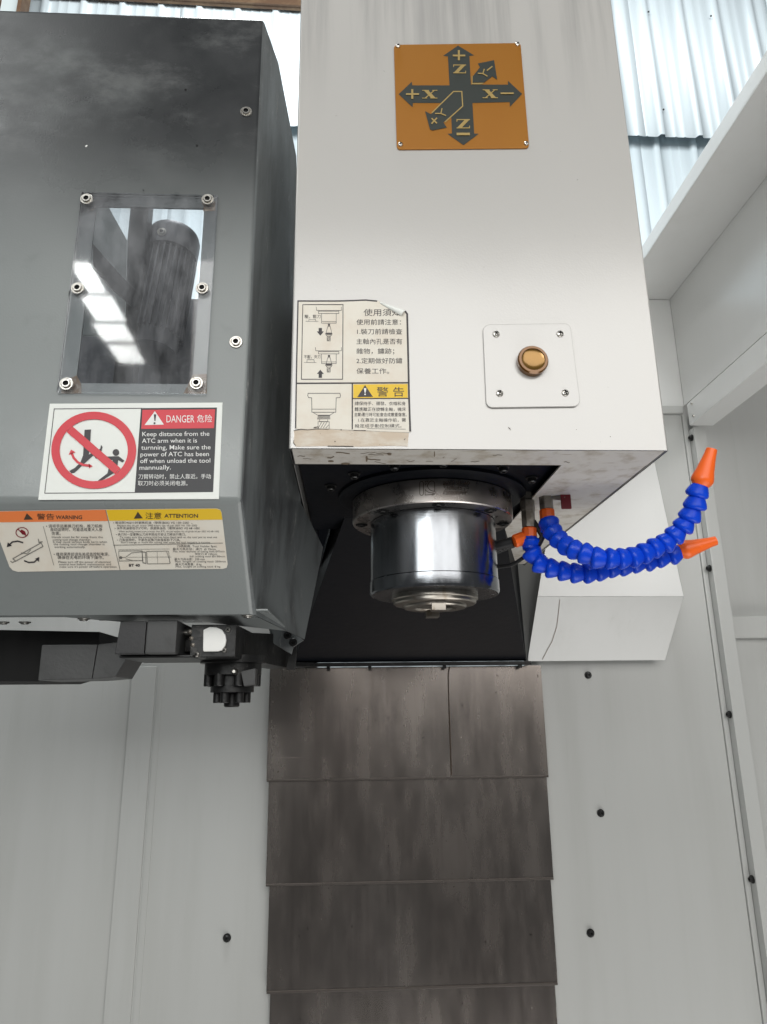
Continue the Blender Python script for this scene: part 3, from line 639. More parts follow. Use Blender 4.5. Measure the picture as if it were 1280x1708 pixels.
for s_ in (-1, 1):
    yk = SY + s_ * .0300
    part('drive_key', MB().box((SX - .0078, yk - .0075, zn - .0212), (SX + .0078, yk + .0075, zn - .0125)), 'steel_nose', sd, .0008)
ME_CB = MB().lathe([(.0072, -.0002), (.0072, .0004)], n=20).mesh('counterbore'); ME_CB.materials.append(MATS['hole_dark'])
ME_CAP = MB().lathe([(.0050, 0), (.0050, .0012), (.0045, .0016), (.0026, .0016), (.0024, .0002)], n=16).mesh('cap_screw'); ME_CAP.materials.append(MATS['black_oxide'])
for k in range(8):
    a = R_(-90 - 2 + 45 * k); p = Vector((SX + .0846 * math.cos(a), SY + .0846 * math.sin(a), z_fb - .0003))
    fastener(ME_CB, p, (0, 0, -1), fl_, 'counterbore'); fastener(ME_CAP, p + Vector((0, 0, -.0004)), (0, 0, -1), fl_, 'cap_screw')
# engraving on the flange rim: drawn flat, then wrapped round the cylinder
def wrap(mb, r):
    out = []
    for v in mb.v:
        v = Vector(v); c = Vector((0, 0, H)); d = v - c
        A = d.x ** 2 + d.y ** 2; Bq = -(d.x * SX + d.y * SY); C = SX ** 2 + SY ** 2 - r * r
        t = (-Bq - math.sqrt(max(0, Bq * Bq - A * C))) / A; out.append(tuple(c + d * t))
    mb.v = out; return mb
S4 = Sheet((SX, SY - .0952, 0), FN, 660, 780, 9.143); mb = MB()
def arc(cx, cy, rx, ry, a0, a1, n=10): return [(cx + rx * math.cos(R_(a0 + (a1 - a0) * i / n)), cy + ry * math.sin(R_(a0 + (a1 - a0) * i / n))) for i in range(n + 1)]
S4.stroke(mb, arc(398, 240, 28, 30, 180, 360) + arc(398, 395, 28, 28, 0, 180), 10, 0, closed=True)
S4.stroke(mb, arc(552, 245, 46, 42, 270, 360) + [(598, 358)] + arc(598, 270, 110, 90, 90, 180) + arc(552, 250, 50, 46, 210, 270), 10, 0, closed=True)
S4.stroke(mb, [(452, 418), (452, 332)] + arc(560, 330, 100, 55, 160, 95) + [(596, 392), (582, 408)], 10, 0, closed=True)
S4.stroke(mb, [(452, 270), (452, 212), (498, 204)], 10, 0, closed=True)
S4.text(mb, 'KD150-40', 735, 1130, 262, 55, 0); S4.text(mb, '180115', 790, 1020, 335, 50, 0); S4.text(mb, '12000RPM', 735, 1075, 410, 52, 0)
wrap(mb, .09545); flat('engraving', mb, 'ink_brown', fl_)

# ================================================================== coolant hoses with valves
YV = .785
def zoomA(x, y, Y): return at(820 + x / 3.2, 740 + y / 3.2, Y=Y)
def bead_mesh(r, L):
    prof = [(r * .56, -L * .06), (r * .62, L * .04), (r * .76, L * .22), (r * .90, L * .46), (r * .985, L * .66), (r, L * .76), (r * .96, L * .86), (r * .84, L * .95), (r * .62, L * 1.0), (r * .5, L * 1.0)]
    me = MB().lathe(prof, n=24).mesh('hose_segment'); me.materials.append(MATS['hose_blue']); return me
def hose(name, label, pts, valve_px, collar_px, nozzle, group):
    root = thing(name, label, 'coolant hose', pts[0], group)
    P = [Vector(p) for p in pts]
    # smooth path (Catmull-Rom), equal steps
    Q = [P[0] * 2 - P[1]] + P + [P[-1] * 2 - P[-2]]; C = []
    for i in range(1, len(Q) - 2):
        for k in range(12):
            t = k / 12; a, b, c, d = Q[i - 1], Q[i], Q[i + 1], Q[i + 2]
            C.append(.5 * ((2 * b) + (c - a) * t + (2 * a - 5 * b + 4 * c - d) * t * t + (3 * b - a - 3 * c + d) * t ** 3))
    C.append(P[-1]); L = [0]
    for i in range(1, len(C)): L.append(L[-1] + (C[i] - C[i - 1]).length)
    def pos(s):
        s = max(0, min(L[-1], s))
        for i in range(1, len(L)):
            if L[i] >= s: t = (s - L[i - 1]) / max(1e-9, L[i] - L[i - 1]); return C[i - 1].lerp(C[i], t)
        return C[-1]
    n = round(L[-1] / .0136); st = L[-1] / n; me = bead_mesh(.0121, st * 1.14)
    for k in range(n):
        a, b = pos(k * st), pos((k + 1) * st)
        o = bpy.data.objects.new('hose_segment', me); COL.objects.link(o)
        q = (a - b).to_track_quat('Z', 'Y') if False else (b - a).to_track_quat('Z', 'Y')
        jx, jy, js = random.uniform(-.09, .09), random.uniform(-.09, .09), random.uniform(.965, 1.035)
        o.matrix_basis = Matrix.Translation(b) @ (a - b).to_track_quat('Z', 'Y').to_matrix().to_4x4() @ Matrix.Rotation(jx, 4, 'X') @ Matrix.Rotation(jy, 4, 'Y') @ Matrix.Scale(js, 4); setparent(o, root)
    part('hose_adapter', MB().lathe([(.0088, -.012), (.0092, -.010), (.0092, .0), (.0085, .003)], P[0], (0, 0, 1), 24), 'hose_blue', root)
    e0, e1, r0, r1 = nozzle; ax = (Vector(e1) - Vector(e0)); l = ax.length
    part('nozzle', MB().lathe([(r0 * .7, -.004), (r0 * .93, 0), (r0, .0025), (r0 * .97, .006), (r0 * .80, l * .36), (r1 * 1.12, l * .8), (r1, l), (r1 * .72, l), (r1 * .66, l - .006), (r1 * .5, l - .012)], e0, ax, 28), 'nozzle_orange', root)
    top = P[0]; zc = .0165
    part('collar', MB().lathe([(.0085, .0), (.0090, .001), (.0090, .0105), (.0083, .012), (.007, .012)], top + Vector((0, 0, .002)), (0, 0, 1), 10), 'nozzle_orange', root, .0004)
    part('valve_body', MB().lathe([(.0083, .0), (.0083, .020), (.0090, .021), (.0090, .033), (.0080, .034), (.0080, .090)], top + Vector((0, 0, .0145)), (0, 0, 1), 6), 'valve_grey', root, .0006)
    return root, top
g = 'blue segmented coolant hoses under the spindle head'
p1 = [(300, 415, .775), (322, 470, .770), (378, 535, .758), (455, 572, .742), (520, 598, .735), (590, 615, .730), (660, 620, .728), (730, 610, .728), (800, 590, .728), (870, 562, .728), (935, 527, .727), (1000, 468, .722), (1050, 405, .716), (1080, 340, .710), (1102, 262, .705), (1116, 215, .702)]
p2 = [(205, 512, .790), (208, 560, .790), (232, 615, .790), (285, 655, .788), (350, 672, .785), (420, 686, .782), (490, 692, .780), (560, 685, .778), (640, 668, .776), (720, 652, .774), (800, 634, .771), (870, 614, .768), (940, 598, .764), (1012, 572, .760)]
def nz(a, b, Y0, Y1): return (zoomA(*a, Y0), zoomA(*b, Y1))
h1_, t1 = hose('coolant_hose', 'blue segmented coolant hose curling upward to an upright orange nozzle', [zoomA(*p) for p in p1], None, None, (*nz((1121, 208), (1176, 30), .702, .694), .0118, .0058), g)
h2_, t2 = hose('coolant_hose', 'lower blue segmented coolant hose ending in a sideways orange nozzle', [zoomA(*p) for p in p2], None, None, (*nz((1022, 570), (1198, 518), .759, .752), .0108, .0052), g)
# red lever on the front valve, dark lever on the rear one
lv0 = zoomA(388, 232, .768); lv1 = zoomA(388, 352, .768)
part('lever', MB().box((lv0.x - .0060, .764, lv1.z), (lv0.x + .0060, .7675, lv0.z)), 'valve_red', h1_, .0015, label='dark red valve lever')
part('lever_stem', MB().tube([t1 + Vector((.004, 0, .030)), Vector((lv0.x, .7665, (lv0.z + lv1.z) / 2))], .0032, 10), 'valve_grey', h1_)
lv = zoomA(265, 515, .785)
part('lever', MB().tube([t2 + Vector((.006, .0, .022)), t2 + Vector((.012, -.004, .008)), lv + Vector((.002, 0, .004)), lv + Vector((-.004, 0, -.006))], .0035, 8), 'rubber_black', h2_)
# side port of the rear valve with its orange ring and black pipe
e = zoomA(150, 512, .79)
part('side_port', MB().lathe([(.0078, -.006), (.0082, -.004), (.0082, .005), (.0074, .007)], e, (-1, 0, -.35), 10), 'nozzle_orange', h2_, .0003)
air = thing('air_pipe', 'short black ribbed air pipe between spindle barrel and hose valve', 'pipe', e)
pth = [e + Vector((-.007, .004, -.002)), e + Vector((-.022, .012, -.004)), Vector((SX + .078, SY + .03, e.z - .003))]
part('pipe', MB().tube(pth, .0060, 14), 'rubber_black', air)
for k in range(7):
    c = pth[0].lerp(pth[2], k / 7 + .05); part('rib', MB().lathe([(.0060, 0), (.0070, .001), (.0070, .002), (.0060, .003)], c, pth[2] - pth[0], 14, cap=False), 'rubber_black', air)
cb0 = at(835, 945, Y=.83); cbl = [cb0 + Vector((-.02, .02, -.002)), cb0, at(850, 943, Y=.82), at(862, 938, Y=.81), at(872, 931, Y=.80)]
tag(part('cable', MB().tube(cbl, .0024, 10), 'rubber_black', None), 'thin black cable running from behind the spindle to the hoses', 'cable')

# ================================================================== tool changer cover
YM = .60; MN = Vector((0, -1, 0))
A = at(405, 800, Y=YM); XM = at(404, 835, Y=YM).x; ZM = at(300, 835, Y=YM).z; ZMT = at(300, 25, Y=YM).z; XML = -.62
YS = .70; ZS = at(300, 1025, Y=YS).z; ZSr = at(429, 1021, Y=YS).z
tm = thing('tool_changer', 'grey sheet metal tool changer cover with acrylic window and warning stickers', 'tool changer', (-.3, .75, ZS))
wx0, wx1 = -.2535, -.1474; wz0, wz1 = at(230, 640, Y=YM).z, at(250, 346, Y=YM).z; T = .002
mb = MB()
bm = bmesh.new()
def gv(x, z): return bm.verts.new((x, YM, z))
xs = [XML, wx0, wx1, XM]; zs_ = [ZM, wz0, wz1, ZMT]; G = [[gv(x, z) for z in zs_] for x in xs]
for i in range(3):
    for j in range(3):
        if not (i == 1 and j == 1): bm.faces.new((G[i][j], G[i + 1][j], G[i + 1][j + 1], G[i][j + 1]))
lo = [bm.verts.new((x, YS, ZS)) for x in xs]
for i in range(3): bm.faces.new((lo[i], lo[i + 1], G[i + 1][0], G[i][0]))
# flared right side
SN = Vector((1, -.2, 0)).normalized()
xf = lambda y: XM + .2 * (y - YM)
ys_top = .648; top_b = bm.verts.new((xf(ys_top), ys_top, ZMT + .002))
q1 = bm.verts.new((xf(.735), .735, at(494, 262, Y=.737).z)); q2 = bm.verts.new((xf(.785), .785, ZB + .03)); q2b = bm.verts.new((xf(.79), .79, ZB - .002))
pq = onplane(539, 913, A, SN); q3 = bm.verts.new((xf(pq.y), pq.y, pq.z)); pq = onplane(508, 1066, A, SN); q4 = bm.verts.new((xf(pq.y), pq.y, pq.z))
side_loop = [G[3][0], lo[3], q4, q3, q2b, q2, q1, top_b, G[3][3], G[3][2], G[3][1]]
sf = bm.faces.new(side_loop)
# small flat top
tb = bm.verts.new((XML, ys_top, ZMT + .002)); bm.faces.new((G[0][3], G[1][3], G[2][3], G[3][3], top_b, tb))
bmesh.ops.recalc_face_normals(bm, faces=bm.faces)
es = [e for e in bm.edges if len(e.link_faces) == 2 and e.calc_face_angle() > R_(15)]
bmesh.ops.bevel(bm, geom=es, offset=.0045, segments=4, affect='EDGES', profile=.5)
sm = 1
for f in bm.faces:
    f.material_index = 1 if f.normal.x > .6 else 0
me = bpy.data.meshes.new('cover_shell'); bm.to_mesh(me); bm.free(); me.shade_smooth(); me.set_sharp_from_angle(angle=R_(28))
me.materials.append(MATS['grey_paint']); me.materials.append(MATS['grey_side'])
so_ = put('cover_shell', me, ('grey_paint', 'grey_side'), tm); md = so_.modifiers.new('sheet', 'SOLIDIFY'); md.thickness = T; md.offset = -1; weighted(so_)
# underside with openings
nz_ = ZS + .0035
zfl = nz_
part('bottom_plate', MB().prism([(XML, YS + .002, zfl), (xf(YS) - .006, YS + .002, zfl), (xf(.78) - .008, .785, zfl - .012), (-.16, .80, zfl), (-.245, .80, zfl), (-.30, .745, zfl), (XML, .742, zfl)], (0, 0, .002)), 'grey_paint', tm, .0005)
SU = lambda px, py: at(px, py, Z=zfl)
for px, py in ((140, 1031), (413, 1026), (6, 1037), (42, 1037)):
    p = SU(px, py); fastener(ME_SOCK, Vector((p.x, max(p.y, YS + .010), zfl - .0001)), (0, 0, -1), tm)
# acrylic window
W = Sheet((0, YM, 0), MN, 90, 310, 4.414)
pa, pb, pc_, pd = W.p(203, 77), W.p(1208, 78), W.p(1130, 1540), W.p(42, 1540)
px0, px1 = (pa.x + pd.x) / 2, (pb.x + pc_.x) / 2; pz0, pz1 = (pc_.z + pd.z) / 2, (pa.z + pb.z) / 2
pane = part('window_pane', MB().box((px0, YM - .0042, pz0), (px1, YM - .0006, pz1)), 'acrylic', tm, .0004, label='clear scratched acrylic window pane')
for i, (x, y) in enumerate(((255, 122), (1140, 125), (190, 775), (1100, 775), (108, 1475), (1058, 1470))):
    fastener(ME_SOCK, W.p(x, y, .0043), MN, pane, spin=i * .7)
mb = MB()
for (x, y, s_, t_) in ((108, 1475, 1, -1), (1058, 1470, -1, -1)):
    x0 = 55 if s_ > 0 else 955; mb2 = [(x0, 1530), (x0 + (150 if s_ > 0 else 172), 1530), (x0 + (148 if s_ > 0 else 175), 1462 if s_ > 0 else 1385), (x0 + (115 if s_ > 0 else 72), 1395 if s_ > 0 else 1388), (x0 + (10 if s_ > 0 else 30), 1440 if s_ > 0 else 1470)]
    W.poly(mb, mb2, .0003)
W.poly(mb, [(1100, 190), (1105, 150), (1090, 130), (1130, 85), (1190, 120), (1188, 185)], .0003); W.poly(mb, [(215, 160), (225, 110), (290, 100), (315, 150), (290, 185), (250, 182)], .0003)
flat('rust_patch', mb, 'rust_stain', tm)
for px, py in ((411, 187), (394, 571)): fastener(ME_SOCK, at(px, py, Y=YM - .0001), MN, tm, spin=px)
mb = MB(); U = Sheet((0, YM, 0), MN, 0, 0, 1)
for x, y, r in ((310, 150, 2.0), (329, 243, 1.8), (239, 317, .8), (240, 318, .9)): U.disc(mb, x, y, r, .0003, n=10)
flat('pin_hole', mb, 'hole_dark', tm)
mb = MB(); U.poly(mb, [(142, 244), (145, 242), (147, 243), (144, 246)], .0003); flat('paint_fleck', mb, 'label_print_white', tm)

# danger sticker
D = Sheet((0, YM, 0), MN, 60, 660, 4.0); k0 = .0005
mb = MB(); mb.prism([D.p(x, y, .0001) for x, y in ((95, 55), (1247, 47), (1222, 690), (18, 696))], (0, -.0004, 0)); dl = flat('danger_sticker', mb, 'label_white', tm, 'white, red and black danger sticker with prohibition pictogram')
mb = MB(); D.stroke(mb, [(125, 90), (706, 86), (664, 648), (62, 652)], 5, k0 + .0002, closed=True); flat('border_line', mb, 'label_ink', dl)
mb = MB(); D.poly(mb, [(706, 85), (1210, 81), (1184, 644), (664, 650)], k0 + .0002); flat('text_panel', mb, 'label_black', dl)
mb = MB(); D.poly(mb, [(714, 97), (1198, 93), (1190, 219), (706, 224)], k0 + .0004); flat('header_band', mb, 'label_red', dl)
mb = MB(); D.poly(mb, [(797, 106), (857, 196), (728, 199)], k0 + .0006)
D.text(mb, 'DANGER', 874, 1060, 181, 47, k0 + .0006); D.text(mb, '危险', 1078, 1178, 176, 46, k0 + .0006)
for i, (t, x0, x1, yb2) in enumerate((('Keep distance from the', 713, 1160, 273), ('ATC arm when it is', 711, 1077, 318), ('turnning, Make sure the', 706, 1168, 363), ('power of ATC has been', 701, 1157, 408), ('off when unload the tool', 699, 1166, 452), ('mannually.', 694, 903, 497))):
    D.text(mb, t, x0, x1, yb2, 29, k0 + .0006, slope=-3, bold=.002)
D.text(mb, '刀臂转动时，禁止人靠近。手动', 687, 1170, 556, 30, k0 + .0006, slope=-2); D.text(mb, '取刀时必须关闭电源。', 684, 1015, 600, 30, k0 + .0006)
flat('lettering', mb, 'label_print_white', dl)
mb = MB(); D.poly(mb, [(790, 128), (806, 128), (801, 172), (794, 172)], k0 + .0008); D.disc(mb, 795, 187, 7, k0 + .0008, n=10); flat('exclamation_mark', mb, 'label_ink', dl)
mb = MB(); D.poly(mb, [(328, 230), (371, 228), (362, 350), (356, 395), (405, 372), (432, 355), (438, 330), (448, 345), (440, 372), (405, 418), (385, 402), (330, 452), (262, 515), (240, 520), (226, 504), (262, 484), (300, 448), (318, 400)], k0 + .0004); D.disc(mb, 537, 381, 22, k0 + .0004)
D.poly(mb, [(468, 408), (555, 406), (594, 436), (580, 448), (552, 432), (545, 490), (520, 520), (440, 570), (415, 570), (480, 520), (488, 488), (512, 470), (514, 430), (480, 440), (400, 420), (396, 408), (440, 402)], k0 + .0004)
flat('pictogram', mb, 'label_ink', dl)
mb = MB(); D.stroke(mb, [(242, 385), (256, 418), (282, 446), (318, 464), (365, 470)], 16, k0 + .0006); D.poly(mb, [(238, 362), (268, 380), (222, 398)], k0 + .0006); D.poly(mb, [(382, 472), (356, 455), (358, 487)], k0 + .0006)
flat('turn_arrow', mb, 'label_red', dl)
mb = MB(); D.ring(mb, 390, 367, 283, 257, 56, k0 + .0008); D.stroke(mb, [(228, 226), (552, 508)], 54, k0 + .0010); flat('prohibition_ring', mb, 'label_red', dl)

# warning / attention sticker on the sloping face
p0 = Vector((0, YM, ZM)); sn = Vector((0, ZS - ZM, -(YS - YM))).normalized(); sn = Vector((0, -(ZM - ZS), -(YS - YM))).normalized()
K = Sheet(p0, sn, 0, 840, 3.282); k1 = .0004
mb = MB(); K.poly(mb, [(-60, 40), (580, 30), (1185, 24), (1206, 30), (1215, 48), (1248, 330), (1242, 350), (1222, 356), (660, 362), (100, 372), (72, 364), (54, 345)], k1)
wl = flat('warning_sticker', mb, 'label_cream', tm, 'long cream sticker with orange warning and yellow attention headers')
mb = MB(); K.poly(mb, [(-60, 42), (581, 32), (597, 93), (-25, 101)], k1 + .0002); flat('header_band', mb, 'label_orange', wl)
mb = MB(); K.poly(mb, [(584, 32), (1184, 26), (1206, 32), (1214, 48), (1219, 86), (600, 92)], k1 + .0002); flat('header_band', mb, 'label_yellow', wl)
mb = MB(); kk = k1 + .0004
K.poly(mb, [(150, 50), (184, 84), (133, 86)], kk); K.poly(mb, [(757, 42), (784, 78), (735, 80)], kk)
K.text(mb, '警告', 205, 300, 82, 30, kk); K.text(mb, 'WARNING', 308, 452, 82, 20, kk, bold=.02); K.text(mb, '注意', 798, 886, 78, 32, kk); K.text(mb, 'ATTENTION', 902, 1086, 74, 20, kk, bold=.02)
flat('header_lettering', mb, 'ink_brown', wl)
mb = MB()
for t, x0, x1, yb2, hh in (('• 请将手远离换刀机构，换刀机构', 255, 562, 128, 17), ('自动运转时，可能造成重大人身', 280, 562, 147, 17), ('伤害。', 285, 335, 168, 17), ('Hands must be far away from the', 287, 566, 186, 10), ('cutting tool change chamber.', 291, 500, 200, 10), ('It may cause serious body harm when', 293, 588, 212, 10), ('the cutting tool change chamber is', 296, 575, 225, 10), ('working automatically.', 300, 470, 240, 10),
    ('• 维修保养前请先关闭总控制电源，', 297, 600, 282, 17), ('确保在无电的环境下操作。', 318, 570, 300, 17), ('Please turn off the power of electrical', 322, 608, 322, 10), ('control box before maintenance, and', 326, 610, 335, 10), ("make sure it's power off before operation", 328, 640, 348, 10),
    ('• 每运转2400小时更换机油（使用油ISO VG 150~220）。', 622, 1055, 108, 13), ('Replace the oil per every 2400 hours use oil per (ISO VG 150~220)', 645, 1080, 122, 9), ('• 当环境温度低于5℃时，须更换油品（使用油ISO VG 68~100）', 630, 1095, 138, 13), ('When working temperature is lower than 5℃, should replace the oil grade oil per (ISO VG 68~100)', 652, 1200, 154, 9),
    ('• 装刀时一定要确认刀具牢固后才能让刀臂运行换刀。', 637, 1020, 172, 13), ('To make sure the cutting tool has been fixed well on the tool pot to tool use', 658, 1190, 186, 9), ('• 刀库运转时，不要在此换刀具或是卸下刀具。', 643, 990, 202, 13), ("Don't change or insert the cutting tool when the tool magazine is running", 665, 1152, 214, 9),
    ('刀柄规格  Tool Holder Spec', 970, 1190, 236, 12), ('最大刀具外径：满刀  Ø 75mm', 948, 1183, 252, 12), ('Max. outer diameter of cutting tools Ø75mm', 950, 1232, 264, 9), ('邻空刀 Ø 150mm', 1068, 1190, 278, 11), ('full cutting tool Ø150mm', 1040, 1234, 291, 9), ('最大刀具长度：250 mm', 957, 1122, 307, 12), ('Max. length of cutting tool: 250mm', 960, 1238, 319, 9), ('最大刀具重量：8 kg', 962, 1105, 335, 12), ('Max. weight of cutting tool: 8 kg', 964, 1208, 347, 9)):
    K.text(mb, t, x0, x1, yb2, hh, kk)
K.text(mb, 'BT 40', 708, 768, 342, 14, kk, bold=.03)
flat('lettering', mb, 'label_ink', wl)
mb = MB(); K.stroke(mb, [(581, 32), (660, 362)], 3, kk); K.stroke(mb, [(240, 122), (297, 335)], 2.5, kk); K.stroke(mb, [(622, 226), (1222, 214)], 2.5, kk)
K.stroke(mb, [(652, 258), (780, 256), (782, 310), (655, 312)], 2.5, kk, closed=True); K.stroke(mb, [(805, 260), (925, 258), (932, 326), (810, 328)], 2.5, kk, closed=True); K.stroke(mb, [(780, 262), (800, 264), (802, 325), (785, 322)], 4, kk, closed=True)
K.stroke(mb, [(655, 292), (690, 292), (722, 268), (780, 262)], 2.5, kk); K.stroke(mb, [(690, 300), (730, 310), (782, 310)], 2.5, kk); K.stroke(mb, [(700, 292), (940, 290)], 1.5, kk); K.stroke(mb, [(862, 260), (866, 328)], 1.5, kk); K.stroke(mb, [(650, 250), (930, 246)], 1.5, kk); K.stroke(mb, [(915, 262), (935, 322)], 2.5, kk)
K.disc(mb, 664, 294, 8, kk, n=10)
K.stroke(mb, [(72, 300), (90, 312), (238, 232), (228, 212), (72, 300)], 4, kk); K.stroke(mb, [(90, 312), (70, 320), (60, 312)], 4, kk); K.stroke(mb, [(212, 190), (216, 210), (236, 206)], 4, kk); K.stroke(mb, [(118, 268), (150, 272), (172, 250)], 3, kk)
flat('line_drawing', mb, 'ink_grey', wl)
mb = MB(); K.stroke(mb, [(130, 212), (100, 203), (70, 208), (52, 226)], 7, kk); K.poly(mb, [(40, 236), (46, 210), (68, 228)], kk); K.stroke(mb, [(135, 310), (160, 320), (190, 318), (208, 302)], 7, kk); K.poly(mb, [(218, 290), (216, 316), (196, 300)], kk); flat('turn_arrow', mb, 'label_ink', wl)
mb = MB(); K.ring(mb, 124, 156, 36, 29, 5, kk, n=28); K.stroke(mb, [(100, 138), (148, 174)], 5, kk); K.poly(mb, [(110, 150), (122, 140), (140, 150), (146, 166), (128, 168)], kk); flat('prohibition_ring', mb, 'valve_red', wl)

# things inside the tool changer, seen through the window
def Wp(x, y, Y): return at(90 + x / 4.414, 310 + y / 4.414, Y=Y)
mo = thing('electric_motor', 'dark finned electric motor behind the acrylic window', 'motor', Wp(840, 1400, .86))
mc = Wp(862, 520, .86); axm = Vector((.06, .10, 1)).normalized(); rm = .0365
part('fan_cowl', MB().lathe([(rm, -.004), (rm, .026), (rm * .93, .034), (rm * .5, .037), (.001, .037)], mc, axm, 48, cap=False), 'motor_grey', mo)
part('body', MB().lathe([(rm * .86, -.006), (rm * .86, -.16)], mc, axm, 40), 'motor_grey', mo)
e1 = axm.orthogonal().normalized(); e2 = axm.cross(e1)
for k in range(30):
    a = 2 * math.pi * k / 30; dr = e1 * math.cos(a) + e2 * math.sin(a); tg = e1 * -math.sin(a) + e2 * math.cos(a); c = mc + dr * rm * .84
    part('fin', MB().prism([c - tg * .0009 - axm * .008, c + tg * .0009 - axm * .008, c + tg * .0009 + dr * .006 - axm * .008, c - tg * .0009 + dr * .006 - axm * .008], -axm * .13), 'motor_grey', mo, smooth=False)
fastener(ME_SOCK, mc + Vector((-.004, -rm - .0002, .012)), (0, -1, 0), mo)
dp = thing('tool_drum', 'dark tool drum disc inside the tool changer below the motor', 'tool drum', Wp(560, 1500, .80))
dc = Wp(760, 1330, .90); part('disc', MB().lathe([(.0, .0), (.128, .0), (.130, .004), (.130, .018), (.0, .018)], dc + Vector((0, .012, -.01)), Vector((.1, -1, .12)), 72, cap=False), 'motor_grey', dp)
part('arm_plate', MB().prism([Wp(285, 420, .76), Wp(330, 470, .76), Wp(480, 640, .76), Wp(640, 800, .76), Wp(600, 900, .76), Wp(430, 760, .76), Wp(285, 600, .76)], (0, .006, 0)), 'dark_plate', dp, .001)
fr_ = thing('inner_bracket', 'grey green bracket plate and post inside the tool changer window', 'bracket', Wp(420, 620, .80))
part('plate', MB().prism([Wp(250, 120, .80), Wp(385, 120, .80), Wp(540, 400, .80), Wp(520, 1100, .80), Wp(150, 1100, .80)], (0, .003, 0)), 'inner_grey', fr_, .0006)
part('post', MB().box((Wp(550, 300, .815).x, .815, H + .10), (Wp(687, 300, .815).x, .835, Wp(600, -60, .815).z)), 'dark_plate', fr_, .001)
part('dark_backing', MB().box((-.36, 1.02, H + .12), (-.10, 1.024, Wp(800, 830, 1.02).z)), 'darker_plate', fr_)  # dark sheet added to keep the lower interior dark

# ================================================================== tool change arm below the cover
def Z1(x, y, Y): return at(180 + x / 3.765, 1000 + y / 3.765, Y=Y)
YA = .735
arm = thing('tool_change_arm', 'black tool change arm with bright plunger end and bolted hub under the grey cover', 'tool arm', Z1(780, 620, .80))
a, b = Z1(525, 170, YA), Z1(800, 362, YA)
part('arm_block', MB().prism([(a.x, YA, b.z), (b.x, YA, b.z), (b.x, YA, a.z + .002), (a.x, YA, a.z + .002)], (.012, .21, 0)), 'black_oxide', arm, .0012)
c = Z1(1150, 430, .93); d = Z1(1150, 320, .93)
part('arm_side', MB().prism([(b.x - .004, YA + .02, b.z + .0015), (c.x, .92, c.z - .001), (c.x, .92, d.z + .02), (b.x - .004, YA + .02, a.z - .004)], (-.03, .01, 0)), 'black_oxide', arm, .001)
wpts = [(600, 190)] + [(640 + 0, 172), (680, 174), (715, 188), (738, 220), (744, 255), (736, 290), (715, 318), (690, 325), (602, 326), (598, 318)]
part('plunger', MB().prism([Z1(x, y, YA - .0035) for x, y in wpts], (0, .008, 0)), 'bright_end', arm, .0008, label='bright bare metal plunger end')
p = Z1(440, 180, YA + .012); q = Z1(500, 235, YA + .012)
part('pin', MB().lathe([((p.z - q.z) / 2, 0), ((p.z - q.z) / 2, .03)], ((p.x - .004), YA + .016, (p.z + q.z) / 2), (1, 0, 0), 20), 'screw_steel', arm)
p = Z1(425, 245, YA + .02); q = Z1(520, 330, YA + .02)
part('link', MB().box((p.x, YA + .02, q.z), (q.x, YA + .06, p.z)), 'black_oxide', arm, .002)
hc = Z1(790, 400, .80); hc.y = .80
def zz(y): return Z1(790, y, .77).z
hub = part('hub', MB().lathe([(.036, zz(345)), (.036, zz(392)), (.031, zz(395)), (.031, zz(468)), (.0225, zz(470)), (.0225, zz(540)), (.0235, zz(542)), (.0235, zz(580)), (.0085, zz(583)), (.0085, zz(668)), (.0070, zz(676)), (.0001, zz(676))], (hc.x, hc.y, 0), n=40, cap=False), 'black_oxide', arm)
ME_HB = MB().lathe([(.0048, 0), (.0048, .012), (.0042, .0128), (.0024, .0128)], n=14).mesh('hub_bolt', .0); ME_HB.materials.append(MATS['black_oxide'])
for k in range(8):
    t = R_(22 + 45 * k); fastener(ME_HB, Vector((hc.x + .0268 * math.cos(t), hc.y + .0268 * math.sin(t), zz(464))), (0, 0, -1), hub, 'hub_bolt')
for k in range(6):
    t = R_(10 + 60 * k); fastener(ME_HB, Vector((hc.x + .0155 * math.cos(t), hc.y + .0155 * math.sin(t), zz(570))), (0, 0, -1), hub, 'hub_bolt')
part('bracket', MB().prism([Z1(1000, 150, .86), Z1(1075, 150, .86), Z1(1230, 255, .86), Z1(1165, 300, .86), Z1(1155, 345, .86), Z1(1040, 275, .86)], (0, .004, 0)), 'grey_side', arm, .0006)
part('bracket', MB().prism([Z1(1140, 330, .90), Z1(1190, 265, .90), Z1(1178, 440, .90), Z1(1120, 440, .90)], (0, .006, 0)), 'black_oxide', arm, .0006)
for x, y in ((1130, 225), (1165, 270)): fastener(ME_CAP, Z1(x, y, .8595), (0, -1, 0), arm, 'bolt')
for x, y in ((756, 190), (732, 318), (560, 345)): fastener(ME_RIVET, Z1(x, y, YA - .0001), (0, -1, 0), arm)
gp_ = Z1(795, 452, .766); part('grease_nipple', MB().lathe([(.0034, 0), (.0034, .006), (.0024, .008), (.0016, .012)], gp_ + Vector((0, .008, 0)), (0, -1, 0), 14), 'screw_steel', arm)
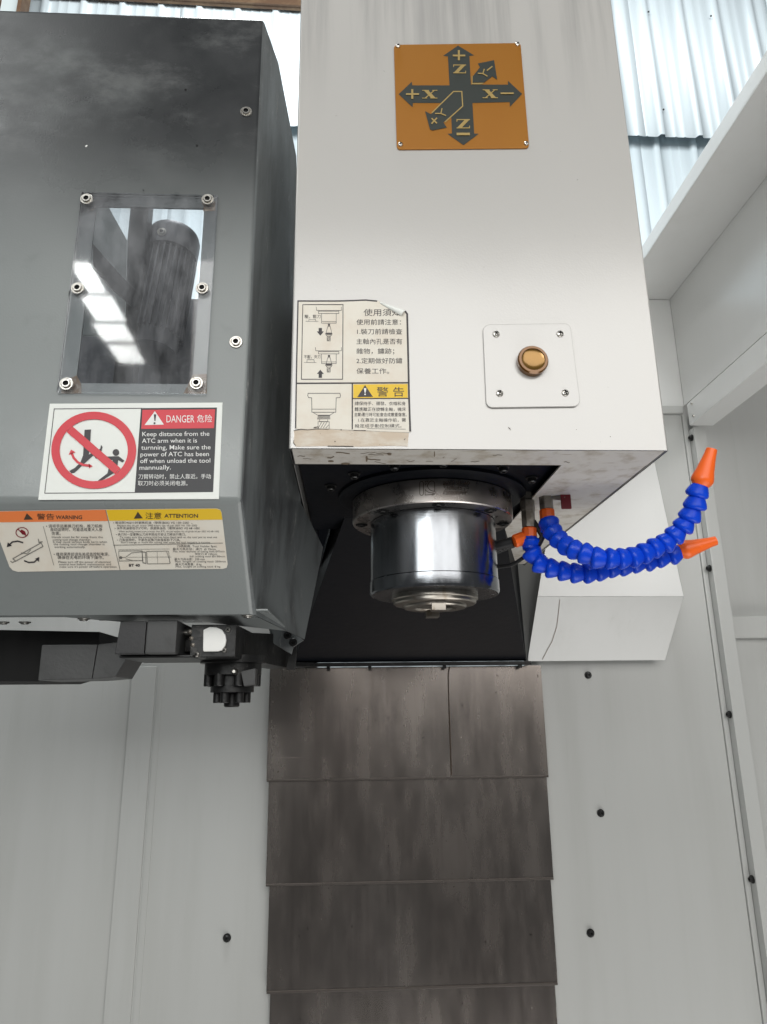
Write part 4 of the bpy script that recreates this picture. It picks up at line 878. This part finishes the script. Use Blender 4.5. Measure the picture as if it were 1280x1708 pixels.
w0, w1 = Z1(835, 450, .772), Z1(925, 545, .772)
part('wedge', MB().prism([(w0.x, .772, w0.z), (w1.x, .772, w0.z + .003), (w1.x, .772, w1.z + .002), (w0.x + .004, .772, w1.z)], (0, .03, 0)), 'dark_plate', arm, .001)
for k in range(3):
    q0 = Z1(520 + k * 9, 190 + k * 42, YA + .002); part('spring_coil', MB().lathe([(.0024, 0), (.0030, .0012), (.0030, .0028), (.0024, .004)], q0, (0, 0, -1), 12), 'valve_grey', arm)
gr = thing('gripper_block', 'two tone dark grey block beside the tool change arm under the cover', 'gripper', Z1(240, 340, .76))
YG = .715
g0, g1 = Z1(80, 130, YG), Z1(425, 340, YG); gm = Z1(240, 200, YG).x
part('block', MB().prism([(gm + .0002, YG, g1.z), (g1.x, YG, g1.z), (g1.x, YG, g0.z), (gm + .0002, YG, g0.z)], (0, .09, 0)), 'dark_plate', gr, .002)
part('pad', MB().prism([(g0.x - .003, YG, g1.z), (gm - .0002, YG, g1.z), (gm - .0002, YG, g0.z - .001), (g0.x, YG, g0.z - .001)], (0, .09, 0)), 'darker_plate', gr, .0012)
part('base_rail', MB().box((g0.x - .002, YG + .012, Z1(200, 362, YG).z), (Z1(520, 300, YG).x, YG + .10, g1.z - .0004)), 'black_oxide', gr, .001)
pk = thing('pocket_guard', 'dark grey guard plate with slanted corner hanging under the left of the cover', 'guard', at(130, 1130, Y=.77))
YP = .765
def Z2(x, y, Y=YP): return at(x / 2.286, 900 + y / 2.286, Y=Y)
part('plate', MB().prism([Z2(160, 402), Z2(372, 400), Z2(350, 532), Z2(145, 537)], (0, .06, 0)), 'dark_plate', pk, .001)
part('plate', MB().prism([Z2(374, 400), Z2(452, 390), Z2(492, 440), Z2(440, 524), Z2(352, 532)], (0, .06, 0)), 'dark_plate', pk, .001)
part('opening_shade', MB().prism([Z2(-700, 330, .79), Z2(380, 352, .79), Z2(380, 470, .79), Z2(150, 540, .79), Z2(-700, 545, .79)], (0, .12, 0)), 'hole_dark', pk)  # black block painted in for the shade inside the open underside
